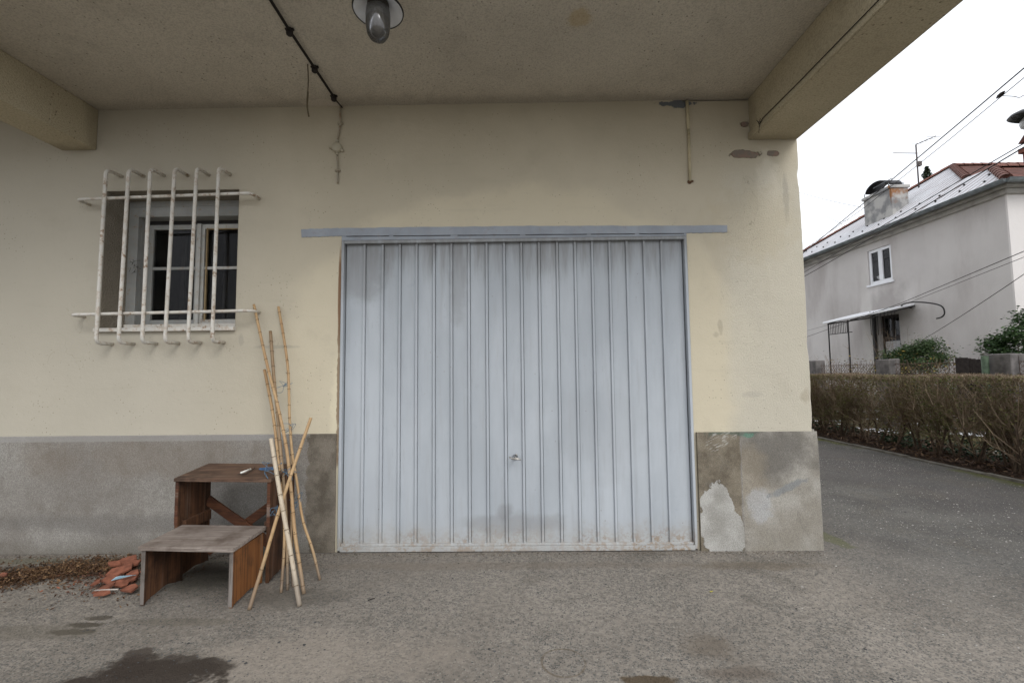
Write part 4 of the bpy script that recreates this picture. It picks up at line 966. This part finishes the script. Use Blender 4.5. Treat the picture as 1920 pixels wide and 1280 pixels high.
# ================================================================== BUSHES
def bush(name, c, r, n, mats, label, seed, ls=.03, stems=9):
    random.seed(seed); root = empty(name, (c[0], c[1], 0), label, 'bush'); st = MB(); L = MB()
    for _ in range(stems):
        tip = Vector((c[0] + random.gauss(0, r[0] * .4), c[1] + random.gauss(0, r[1] * .4), c[2] + random.uniform(-.2, .5) * r[2]))
        st.tube(smoothpath([Vector((c[0] + random.gauss(0, .06), c[1] + random.gauss(0, .06), -.02)), Vector((c[0], c[1], 0)).lerp(tip, .55) + Vector((random.gauss(0, .06), random.gauss(0, .06), 0)), tip], 3), [.02, .018, .016, .013, .01, .008, .005], 5)
    cl = []
    for _ in range(70):
        d = Vector((random.gauss(0, 1), random.gauss(0, 1), random.gauss(0, 1))).normalized() * random.uniform(.45, 1.0) ** .6
        cl.append((Vector((c[0] + d.x * r[0], c[1] + d.y * r[1], c[2] + d.z * r[2])), random.uniform(.16, .3)))
    for _ in range(n):
        cc_, cr = random.choice(cl); p_ = cc_ + Vector((random.gauss(0, 1), random.gauss(0, 1), random.gauss(0, .8))) * cr * max(r) * .5
        if p_.z > .1: leaf(L, p_, ls * random.uniform(.6, 1.3), .5)
    st.build('stems', MTW, root); tag(L.build('foliage', mats, root), kind='stuff'); return root
bc = onX(1716, 668, 9.2); bush('bush', (9.2, bc.y, .98), (.6, .6, .85), 34000, leaf_mat('laurel_leaf', (.028, .055, .018), (.05, .085, .03), (.09, .13, .05), 3), 'rounded green evergreen bush in front of the neighbouring house door', 61, .024)
bc = onX(1922, 650, 8.8); bush('bush', (8.9, bc.y, 1.35), (.6, .5, .72), 26000, leaf_mat('dark_laurel_leaf', (.018, .042, .012), (.035, .075, .022), (.07, .12, .04), 3), 'dark glossy bush at the right edge above the fence post', 62, .026)
def shrub(px, py, X, h, n, label, seed, spread=.5):
    random.seed(seed); q = onX(px, py, X); m = MB(); base = Vector((X, q.y, 0))
    for _ in range(n):
        d = Vector((random.gauss(0, spread), random.gauss(0, spread), 1)); ln = h * random.uniform(.6, 1); m1 = base + d * ln * .5 * .9; e_ = base + d * ln + Vector((random.gauss(0, .08), random.gauss(0, .08), 0))
        e_.z = min(e_.z, h); tri(m, base, m1, .006, .0045); tri(m, m1, e_, .0045, .002)
        for _ in range(6):
            s0 = m1.lerp(e_, random.random()); tri(m, s0, s0 + Vector((random.gauss(0, .09), random.gauss(0, .09), random.uniform(.05, .2))), .0025, .001)
    return tag(m.build('bare_shrub', MTW2), label, 'shrub', 'leafless shrubs in the neighbouring garden')
shrub(1592, 680, 8.6, 1.75, 26, 'leafless shrub between the two left fence posts', 71, .3)
shrub(1690, 640, 9.9, 2.2, 24, 'tall leafless shrub rising behind the green bush', 72, .2)
shrub(1765, 690, 8.2, 1.45, 22, 'leafless shrub just right of the green bush', 73, .35)
m = MB(); random.seed(9)
for _ in range(2200):
    q = onX(random.uniform(1545, 1790), 690, 8.0); leaf(m, Vector((8.0 + random.uniform(-.3, .6), q.y, abs(random.gauss(.95, .22)))), random.uniform(.012, .03))
for _ in range(4000):
    leaf(m, Vector((random.uniform(7.8, 9.8), random.uniform(2, 11), abs(random.gauss(0, .3)))), random.uniform(.02, .04))
tag(m.build('garden_undergrowth', leaf_mat('undergrowth_leaf', (.07, .075, .025), (.11, .08, .03), (.35, .25, .05), 5)), 'mixed yellow and green undergrowth behind the wire fence', 'undergrowth', kind='stuff')

# ================================================================== NEIGHBOURING HOUSE
HXW, HYN, HYF, ZE = 10.9, 6.95, 15.6, 5.22
MHO = house_mat(); N_ = empty('house', (14, 11, 0), 'two-storey grey rendered house with snow-covered red tiled hip roof', 'house')
wy0, wy1 = onX(1672, 495, HXW).y, onX(1628, 500, HXW).y; wz0, wz1 = 3.71, 4.77
dy0, dy1 = onX(1688, 630, HXW).y, onX(1648, 630, HXW).y; dzt = 2.72
m = MB()
m.box(HXW, 19, HYN, HYN + .3, 0, 5.1); m.box(HXW, 19, HYF - .3, HYF, 0, 5.1); m.box(18.7, 19, HYN + .3, HYF - .3, 0, 5.1)
def sidewall(m, ops):   # wall at X = HXW with rectangular openings (y0, y1, z0, z1)
    ys = sorted(set([HYN + .3, HYF - .3] + [v for o_ in ops for v in o_[:2]])); 
    for a, b_ in zip(ys, ys[1:]):
        c = (a + b_) / 2; hol = sorted([(o_[2], o_[3]) for o_ in ops if o_[0] < c < o_[1]]); z = 0
        for z0, z1 in hol:
            if z0 > z: m.box(HXW, HXW + .3, a, b_, z, z0)
            z = z1
        m.box(HXW, HXW + .3, a, b_, z, 5.1)
sidewall(m, [(wy0, wy1, wz0, wz1), (dy0, dy1, .6, dzt)])
m.build('wall', MHO, N_)
# cornice and gutter
MCOR = plain('cornice_plaster', (.36, .345, .32), .9, 0, .2, 3); MZINC = plain('zinc_gutter', (.17, .19, .195), .5, .4, .25, 4, .1)
m = MB(); m.box(HXW - .22, 19.3, HYN - .22, HYF + .22, 5.101, 5.18); m.box(HXW - .08, 19.1, HYN - .08, HYF + .08, 4.98, 5.1005); m.build('cornice', MCOR, N_, .02)
gx, gyy = 10.55, 6.61
for nm, path in (('gutter', [(gx, gyy, ZE - .02), (gx, HYF + .3, ZE - .02)]), ('gutter', [(gx, gyy, ZE - .02), (19.3, gyy, ZE - .02)])):
    m = MB(); a, b_ = Vector(path[0]), Vector(path[1]); d = (b_ - a).normalized(); sd_ = d.cross(Vector((0, 0, 1))); prof = [(math.cos(R(t_)) * .075, math.sin(R(t_)) * .075) for t_ in range(180, 361, 20)]
    vs = [a + sd_ * x + Vector((0, 0, z)) for x, z in prof] + [b_ + sd_ * x + Vector((0, 0, z)) for x, z in prof]; k = len(prof)
    m.add(vs, [(i, i + 1, k + i + 1, k + i) for i in range(k - 1)] + [tuple(range(k)), tuple(range(k, 2 * k))[::-1]], True)
    for side__ in (-1, 1): m.tube([a + sd_ * side__ * .075, b_ + sd_ * side__ * .075], .009, 6)
    m.build(nm, MZINC, N_)
m = MB(); m.box(gx + .06, 19.2, gyy + .06, HYF + .25, 5.181, 5.215); m.build('eaves_board', plain('eaves_board', (.12, .115, .11), .9), N_)
# roof planes
PA = 35; n_ = Vector((-math.sin(R(PA)), 0, math.cos(R(PA)))); p0 = (gx, 0, ZE)
C_ = Vector((gx, gyy, ZE)); Q_ = onP(1861, 314, p0, n_); V_ = onP(1812, 333, p0, n_); P_ = onP(1786, 311, p0, n_); Fc = Vector((gx, HYF + .35, ZE))
MSR = Mat('snow_on_roof_tiles', .9, .2)
_w = MSR.n('ShaderNodeTexWave', wave_type='BANDS', bands_direction='Y'); _w.inputs['Scale'].default_value = 1.5; _w.inputs['Distortion'].default_value = .3; MSR.l(MSR.co, _w.inputs['Vector'])
_w2 = MSR.n('ShaderNodeTexWave', wave_type='BANDS', bands_direction='X', wave_profile='SAW'); _w2.inputs['Scale'].default_value = 1.25; MSR.l(MSR.co, _w2.inputs['Vector'])
_t = MSR.mth('MULTIPLY', MSR.rng(_w.outputs['Fac'], .45, .0), MSR.rng(MSR.noise(1.2, 4), .3, .55))
_c = MSR.mix(MSR.mth('MULTIPLY', _t, .8), (.58, .59, .61), (.24, .18, .17))
_t2 = MSR.mth('MULTIPLY', MSR.rng(_w2.outputs['Fac'], .90, .98), MSR.rng(MSR.noise(3, 4), .4, .6))
_c = MSR.mix(MSR.mth('MULTIPLY', _t2, .6), _c, (.32, .22, .2))
MSR.color(_c); MSR.bump(_w.outputs['Fac'], .8, .04); MSR.bump(_w2.outputs['Fac'], .6, .03); MSR = MSR.m
m = MB(); th = Vector((0, 0, -.07))
poly = [C_, Fc, P_, V_, Q_]
m.add([p_ for p_ in poly] + [p_ + th for p_ in poly], [(0, 1, 2, 3), (0, 3, 4), (8, 7, 6, 5), (9, 8, 5), (0, 5, 6, 1), (1, 6, 7, 2)])
RS = m.build('roof', MSR, N_); RS['label'] = 'snow-covered roof slope'
MTI = Mat('red_tiles', .85, .2)
_w = MTI.n('ShaderNodeTexWave', wave_type='BANDS', bands_direction='X'); _w.inputs['Scale'].default_value = 1.5; MTI.l(MTI.co, _w.inputs['Vector'])
MTI.color(MTI.mix(MTI.rng(MTI.noise(3, 5), .3, .7), (.075, .035, .027), (.14, .06, .045))); MTI.bump(_w.outputs['Fac'], .9, .05); MTI = MTI.m
m = MB(); e8 = Vector((7, 0, 0))
m.add([C_, C_ + e8 * 1.25, Q_ + e8, Q_, ], [(0, 1, 2, 3)])
Vd = Vector((V_.x, V_.y, V_.z)); m.add([Q_, Q_ + e8, Vd + e8, Vd], [(0, 1, 2, 3)])
m.add([Vd, Vd + e8, P_ + e8, P_], [(0, 1, 2, 3)]); m.add([P_, P_ + e8, Fc + e8 * 1.25, Fc], [(0, 1, 2, 3)])
o = m.build('tiled_slopes', MTI, N_)
# ridge tiles along the hips
MRT = plain('ridge_tile_clay', (.135, .06, .045), .85, 0, .35, 4, .3)
proto = MB(); 
for k in range(1): 
    prof = [(math.cos(R(t_)), math.sin(R(t_))) for t_ in range(0, 181, 30)]
    vs = [(0, .11 * x, .09 * z) for x, z in prof] + [(.30, .095 * x, .075 * z) for x, z in prof]; kk = len(prof)
    proto.add(vs, [(i, i + 1, kk + i + 1, kk + i) for i in range(kk - 1)] + [tuple(range(kk))], True)
pobj = None
for a, b_ in ((C_, Q_), (V_, P_), (Fc, P_), (Q_, Q_ + e8), (P_, P_ + e8)):
    d = b_ - a; n = int(d.length / .27); q = d.to_track_quat('X', 'Z').to_matrix().to_4x4()
    for i in range(n):
        T_ = Matrix.Translation(a + d * (i + .0) / n + Vector((0, 0, -.01))) @ q
        if pobj is None:
            pobj = proto.build('ridge_tile', MRT); pobj.parent = RS; pobj.matrix_parent_inverse = world(RS).inverted(); pobj.matrix_basis = T_
        else: inst(pobj, 'ridge_tile', RS, T_)
# snow guards
m = MB(); random.seed(14)
for yv in [7.3 + i * .62 for i in range(13)]:
    for row in range(2):
        X_ = gx + .28 + row * .35 + random.uniform(-.03, .03); Y_ = yv + row * .25; Z_ = ZE + (X_ - gx) * math.tan(R(PA))
        m.box(X_ - .012, X_ + .01, Y_ - .01, Y_ + .01, Z_ - .01, Z_ + .045); m.box(X_ - .012, X_ + .002, Y_ - .035, Y_ + .035, Z_ + .02, Z_ + .032)
tag(m.build('snow_guards', MIRON, N_), kind='stuff')
# chimney with curved cowl
cb = onP(1622, 425, p0, n_); cbr = onP(1675, 395, p0, n_)
cx0, cx1 = cb.x, cb.x + .5; cy0, cy1 = onX(1674, 400, cx0).y, cb.y; ctop = onX(1622, 371, cx0).z
MCH = Mat('chimney_render', .9, .2)
_b = MCH.mix(MCH.rng(MCH.noise(2.5, 5), .4, .6), (.20, .20, .20), (.40, .39, .37))
_b = MCH.mix(MCH.blob((cx0, cy0 + .03, ctop - .15), (.6, .04, .3), .9, .5, 5), _b, (.26, .12, .05)); MCH.color(_b); MCH.bump(MCH.noise(14, 4), .5, .02); MCH = MCH.m
m = MB(); m.box(cx0, cx1, cy0, cy1, ZE, ctop); m.box(cx0 - .04, cx1 + .04, cy0 - .04, cy1 + .04, ctop - .09, ctop, .0)
m = MB(); m.box(cx0, cx1, cy0, cy1, ZE, ctop - .09); m.box(cx0 - .04, cx1 + .04, cy0 - .04, cy1 + .04, ctop - .089, ctop)
CHM = m.build('chimney', MCH, N_, .01)
m = MB(); k = 12; vs = []
rad = (cy1 - cy0) * .36; yc = (cy0 + cy1) / 2 + .05
for x in (cx0 + .0, cx1 + .0):
    for i in range(k + 1): a = math.pi * i / k; vs.append((x, yc + (rad + .02) * math.cos(a), ctop + .10 + rad * .62 * math.sin(a)))
m.add(vs, [(i, i + 1, k + 1 + i + 1, k + 1 + i) for i in range(k)], True)
o = m.build('cowl', plain('black_sheet_metal', (.02, .02, .022), .4, .5), CHM); s_ = o.modifiers.new('s', 'SOLIDIFY'); s_.thickness = .02
m = MB()
for x in (cx0 + .03, cx1 - .03):
    for y_ in (yc - rad - .08, yc + rad + .08): m.tube([(x, y_, ctop - .01), (x, y_, ctop + .13)], .014, 6)
m.tube([(cx0 - .05, cy0 - .12, ctop + .16), (cx0 - .05, yc, ctop + .14)], .012, 5); m.build('cowl_legs', MZINC, CHM)
# brick chimney at the right edge
q = onX(1918, 300, 14.5); m = MB(); bx0, by0 = 14.5, q.y
MBR = Mat('chimney_brick', .9, .2); _t = MBR.n('ShaderNodeTexBrick'); _t.inputs['Scale'].default_value = 4; MBR.l(MBR.scale((1, 1, 1)), _t.inputs['Vector'])
MBR.color(MBR.mix(MBR.noise(8), (.12, .05, .035), (.20, .085, .06))); MBR = MBR.m
zq0 = onX(1912, 287, 14.5).z; zq1 = onX(1912, 276, 14.5).z
m.box(bx0, bx0 + .7, by0 - .7, by0, 6.0, zq0 - .05); m.box(bx0 - .06, bx0 + .76, by0 - .76, by0 + .06, zq0 - .05, zq0 + .1); BC = m.build('chimney', MBR, N_, .01)
m = MB(); m.prism([(bx0 - .05, by0 + .05, zq0 + .25), (bx0 - .05, by0 - .75, zq0 + .25), (bx0 - .05, by0 - .35, zq0 + .7)], (.8, 0, 0)); m.tube([(bx0 + .1, by0 - .1, zq0), (bx0 + .1, by0 - .1, zq0 + .3)], .04, 6); m.tube([(bx0 + .1, by0 - .6, zq0), (bx0 + .1, by0 - .6, zq0 + .3)], .04, 6); m.build('chimney_cap', MTI, BC)
# antenna
ab = onP(1723, 352, p0, n_); at_ = onX(1723, 268, ab.x)
m = MB(); m.tube([ab + Vector((0, 0, -.2)), (ab.x, ab.y, at_.z)], .022, 6)
aL, aR = onX(1675, 287, ab.x), onX(1755, 255, ab.x); aC = onX(1723, 285, ab.x)
m.tube([aL, (ab.x, ab.y, aC.z)], .013, 5); m.tube([(ab.x, ab.y, at_.z), aR], .013, 5)
for t_ in (.15, .4, .65, .9):
    for a, b_ in ((aL, Vector((ab.x, ab.y, aC.z))), (Vector((ab.x, ab.y, at_.z)), aR)):
        c = a.lerp(b_, t_); m.tube([c + Vector((-.22, 0, 0)), c + Vector((.22, 0, 0))], .006, 4)
m.box(ab.x - .05, ab.x + .05, ab.y - .12, ab.y - .02, at_.z - .75, at_.z - .6)
m.build('antenna', plain('antenna_metal', (.10, .085, .08), .5, .5), N_)
# window of the house
MWHITE = plain('white_upvc', (.74, .75, .77), .4, 0, .05, 5, 0); 
m = MB(); x0 = HXW + .03; fw_ = .09
m.box(x0, x0 + .07, wy0 + .002, wy0 + fw_, wz0, wz1 - .002); m.box(x0, x0 + .07, wy1 - fw_, wy1 - .002, wz0, wz1 - .002); m.box(x0, x0 + .07, wy0 + fw_, wy1 - fw_, wz1 - fw_, wz1 - .002); m.box(x0, x0 + .07, wy0 + fw_, wy1 - fw_, wz0, wz0 + fw_)
ym = (wy0 + wy1) / 2; m.box(x0 - .005, x0 + .07, ym - .075, ym + .075, wz0 + fw_, wz1 - fw_)
HWN = m.build('window', MWHITE, N_, .006)
MGL2 = glass_mat('house_window_glass', .75, .02, .03, .5)
for a, b_ in ((wy0 + fw_, ym - .075), (ym + .075, wy1 - fw_)): MB().box(x0 + .03, x0 + .036, a, b_, wz0 + fw_, wz1 - fw_).build('pane', MGL2, HWN)
MB().box(HXW - .05, HXW + .03, wy0 - .06, wy1 + .06, wz0 - .06, wz0 - .001).build('sill', MWHITE, HWN, .005)
MB().box(HXW + .31, HXW + 1.2, wy0 - .6, wy1 + .6, wz0 - .5, wz1 + .3).build('dark_interior', MDARK, N_)
m = MB(); q_ = HXW + .16; m.lathe([(0, 0), (.09, 0), (.13, .12), (.1, .14)], (q_, wy1 - .3, wz0 + .1), ax, 14); tag(m.build('bowl', plain('pale_bowl', (.3, .3, .3), .5)), 'pale bowl standing inside the upper house window', 'bowl')
# door
m = MB(); m.box(HXW + .12, HXW + .17, dy0 + .001, dy1 - .001, .6, 1.7); m.box(HXW + .12, HXW + .17, dy0 + .001, dy0 + .07, 1.7, dzt); m.box(HXW + .12, HXW + .17, dy1 - .07, dy1 - .001, 1.7, dzt); m.box(HXW + .12, HXW + .17, dy0 + .07, dy1 - .07, dzt - .08, dzt); m.box(HXW + .12, HXW + .17, dy0 + .07, dy1 - .07, 2.0, 2.1); ymid = (dy0 + dy1) / 2; m.box(HXW + .12, HXW + .17, ymid - .03, ymid + .03, 2.1, dzt - .08)
HDR = m.build('door', plain('dark_brown_door', (.035, .026, .022), .6), N_)
MB().box(HXW + .14, HXW + .146, dy0 + .07, dy1 - .07, 1.7, dzt - .08).build('pane', MGL2, HDR)
m = MB(); m.box(HXW + .112, HXW + .119, dy0 + .15, dy1 - .1, 1.35, 1.95)
for i in range(5): m.box(HXW + .105, HXW + .1115, dy0 + .2, dy1 - .15, 1.42 + i * .1, 1.46 + i * .1)
m.build('grille_panel', plain('pale_grille', (.42, .42, .43), .5), HDR)
# canopy
c1_ = onX(1542, 607, 9.7); c2_ = onX(1604, 602, 9.7)
yA, yB = c1_.y, onX(1715, 572, HXW).y; z1_, z2_ = c1_.z, onX(1715, 572, HXW).z
m = MB(); m.hull8([(9.7, yA, z1_), (9.7, yB, z1_ + .04), (HXW, yB, z2_), (HXW, yA, z2_)], [(9.7, yA, z1_ + .05), (9.7, yB, z1_ + .09), (HXW, yB, z2_ + .05), (HXW, yA, z2_ + .05)])
CN_ = m.build('canopy', MSNOW, N_, .01); CN_['label'] = 'snow-covered lean-to canopy over the door'
for yy in (yA - .15, (yA + yB) / 2):
    m = MB(); m.tube([(9.78, yy, 0), (9.78, yy, z1_)], .022, 6); m.build('canopy_post', MIRON, CN_)
m = MB()
for i in range(12):
    yy = yA - .25 - i * .07; m.tube([(9.78, yy, z1_ - .02), (9.78, yy, z1_ - .36)], .009, 4)
m.tube([(9.78, yA - .2, z1_ - .36), (9.78, yA - 1.15, z1_ - .36)], .012, 5); m.tube([(9.78, yA - .2, z1_ - .03), (9.78, yB, z1_ - .03)], .02, 5)
for i in range(3):
    yy = yA - .2 - i * .9; m.tube([(9.78, yy, z1_ - .01), (HXW, yy, z2_ - .02)], .018, 5)
m.build('canopy_frame', MIRON, CN_)
m = MB(); m.box(HXW - .10, HXW - .02, dy1 + .05, dy1 + .12, .5, z2_ - .1); 
for i in range(8): m.tube([(HXW - .85 + i * .1, dy0 - .05, 2.1), (HXW - .85 + i * .1, dy0 - .05, z2_ - .1)], .01, 4)
m.build('side_screen', MIRON, CN_)
# bent pipe on the wall beside the canopy
pp = [onX(x, y_, HXW - .35) for x, y_ in ((1690, 573), (1705, 567), (1735, 567), (1764, 573), (1771, 586), (1766, 594), (1756, 597))]
m = MB(); m.tube(smoothpath([Vector((HXW, pp[0].y + .1, pp[0].z - .05))] + pp, 4), .018, 6); m.build('bent_pipe', MIRON, N_)
# concrete plinth of the house
MB().box(HXW - .03, HXW - .001, HYN, dy0 - .1, 0, .6).build('plinth', plain('house_plinth', (.25, .23, .22), .9), N_)

# conifer top behind the house
tp = onY(1737, 312, 24); random.seed(91); CT = empty('conifer', (tp.x, 24, 0), 'dark conifer whose tip shows above the snowy roof', 'tree')
m = MB(); m.tube([(tp.x, 24, 0), (tp.x, 24, tp.z)], [.25, .02], 8); m.build('trunk', MTW, CT)
L = MB()
for i in range(5200):
    t_ = random.random() ** .8; z = tp.z * (1 - t_ * .8); r = .12 + t_ * 2.6; a = random.uniform(0, 6.3); rr = r * random.uniform(.2, 1) * (.75 + .25 * math.sin(z * 7)); leaf(L, Vector((tp.x + rr * math.cos(a), 24 + rr * math.sin(a), z - rr * .25)), .12, .4)
tag(L.build('crown', leaf_mat('conifer_needles', (.02, .035, .018), (.035, .05, .028), (.05, .06, .035), 3), CT), kind='stuff')

# ================================================================== OVERHEAD CABLES
def cable(name, pts, r, label, sag=.0):
    q = [onX(x, y_, X) for x, y_, X in pts]; a, b_ = q[0], q[-1]
    if len(q) == 2:
        n = 16; q = [a.lerp(b_, i / n) - Vector((0, 0, sag * 4 * (i / n) * (1 - i / n))) for i in range(n + 1)]
    q = [q[0] + (q[0] - q[1]).normalized() * 4] + q + [q[-1] + (q[-1] - q[-2]).normalized() * 5]
    m = MB(); m.tube(q, r, 6); return tag(m.build(name, MBLK), label, 'cable', 'overhead cables beside the building')
cable('overhead_cable', [(1920, 128, 7.2), (1510, 471, 9.2)], .010, 'thick black overhead cable, topmost one running from top right past the antenna', .02)
cable('overhead_cable', [(1920, 146, 7.25), (1780, 262, 7.9), (1620, 390, 8.7), (1510, 466, 9.3)], .006, 'thin overhead cable with black splice, just below the topmost cable')
cable('overhead_cable', [(1920, 269, 7.0), (1512, 508, 9.0)], .008, 'upper of the two dark cables crossing the snowy roof edge', -.01)
cable('overhead_cable', [(1920, 276, 7.05), (1512, 516, 9.05)], .010, 'lower of the two dark cables crossing the snowy roof edge', .02)
cable('overhead_cable', [(1920, 471, 6.8), (1690, 568, 8.6), (1525, 627, 9.2)], .006, 'thin cable crossing the grey house wall down to the canopy', 0)
cable('overhead_cable', [(1920, 482, 6.8), (1700, 569, 8.6), (1560, 607, 9.2)], .004, 'thinnest cable directly beneath the one reaching the canopy', 0)
cable('overhead_cable', [(1920, 514, 6.8), (1728, 638, 8.6)], .005, 'low thin cable sloping down the house wall towards the green bush', .02)
cable('overhead_cable', [(1500, 361, 14), (1612, 388, 13)], .007, 'thin cable left of the chimney, highest of the ones against the sky', .04)
cable('overhead_cable', [(1500, 380, 14), (1586, 424, 13)], .006, 'thin cable sloping down to the left end of the snowy roof', 0)
cable('overhead_cable', [(1500, 437, 14), (1622, 403, 13)], .005, 'faint thin cable rising right towards the chimney top', 0)
a = onX(1869, 184, 7.42); b_ = onX(1883, 172, 7.36); m = MB(); m.tube([a, a.lerp(b_, .3), a.lerp(b_, .7), b_], [.012, .028, .028, .014], 8)
tag(m.build('cable_splice', MBLK), 'black splice block on the thin upper overhead cable', 'cable splice')
m = MB(); m.tube(smoothpath([onX(1878, 180, 7.4), onX(1900, 181, 7.3), onX(1912, 183, 7.2), onX(1925, 178, 7.2), onX(1950, 190, 7.1)], 5), .005, 5)
tag(m.build('branch_wire', MBLK), 'short wire branching right from the splice block', 'wire')
# street lamp at the right edge
LX = 6.6; lc2 = onX(1932, 222, LX); SL = empty('street_lamp', (LX, lc2.y - 1.2, 0), 'dark dome street lamp with clear bulb entering at the right edge against the sky', 'street lamp')
tilt = Vector((.15, -.25, 1)).normalized()
m = MB(); m.lathe([(.0, .13), (.05, .125), (.12, .10), (.19, .05), (.215, 0), (.205, 0), (.18, .04), (.11, .085), (.0, .11)], lc2, tilt, 28); m.build('lamp_shade', MENB, SL)
m = MB(); m.lathe([(.045, .08), (.06, .02), (.085, -.04), (.085, -.08), (.06, -.12), (.0, -.145)], lc2, tilt, 20); m.build('globe', plain('frosted_glass', (.55, .57, .6), .2, 0, .05, 5, 0, .5), SL)
m = MB(); m.tube(smoothpath([lc2 + tilt * .12, lc2 + Vector((.1, -.3, .35)), Vector((LX, lc2.y - 1.0, lc2.z + .3)), Vector((LX, lc2.y - 1.2, lc2.z - .2))], 6), .022, 8); m.build('bracket', MIRON, SL)
m = MB(); m.tube([(LX, lc2.y - 1.2, -.05), (LX, lc2.y - 1.2, lc2.z + .8)], [.09, .06], 12); m.build('pole', MCONC, SL)
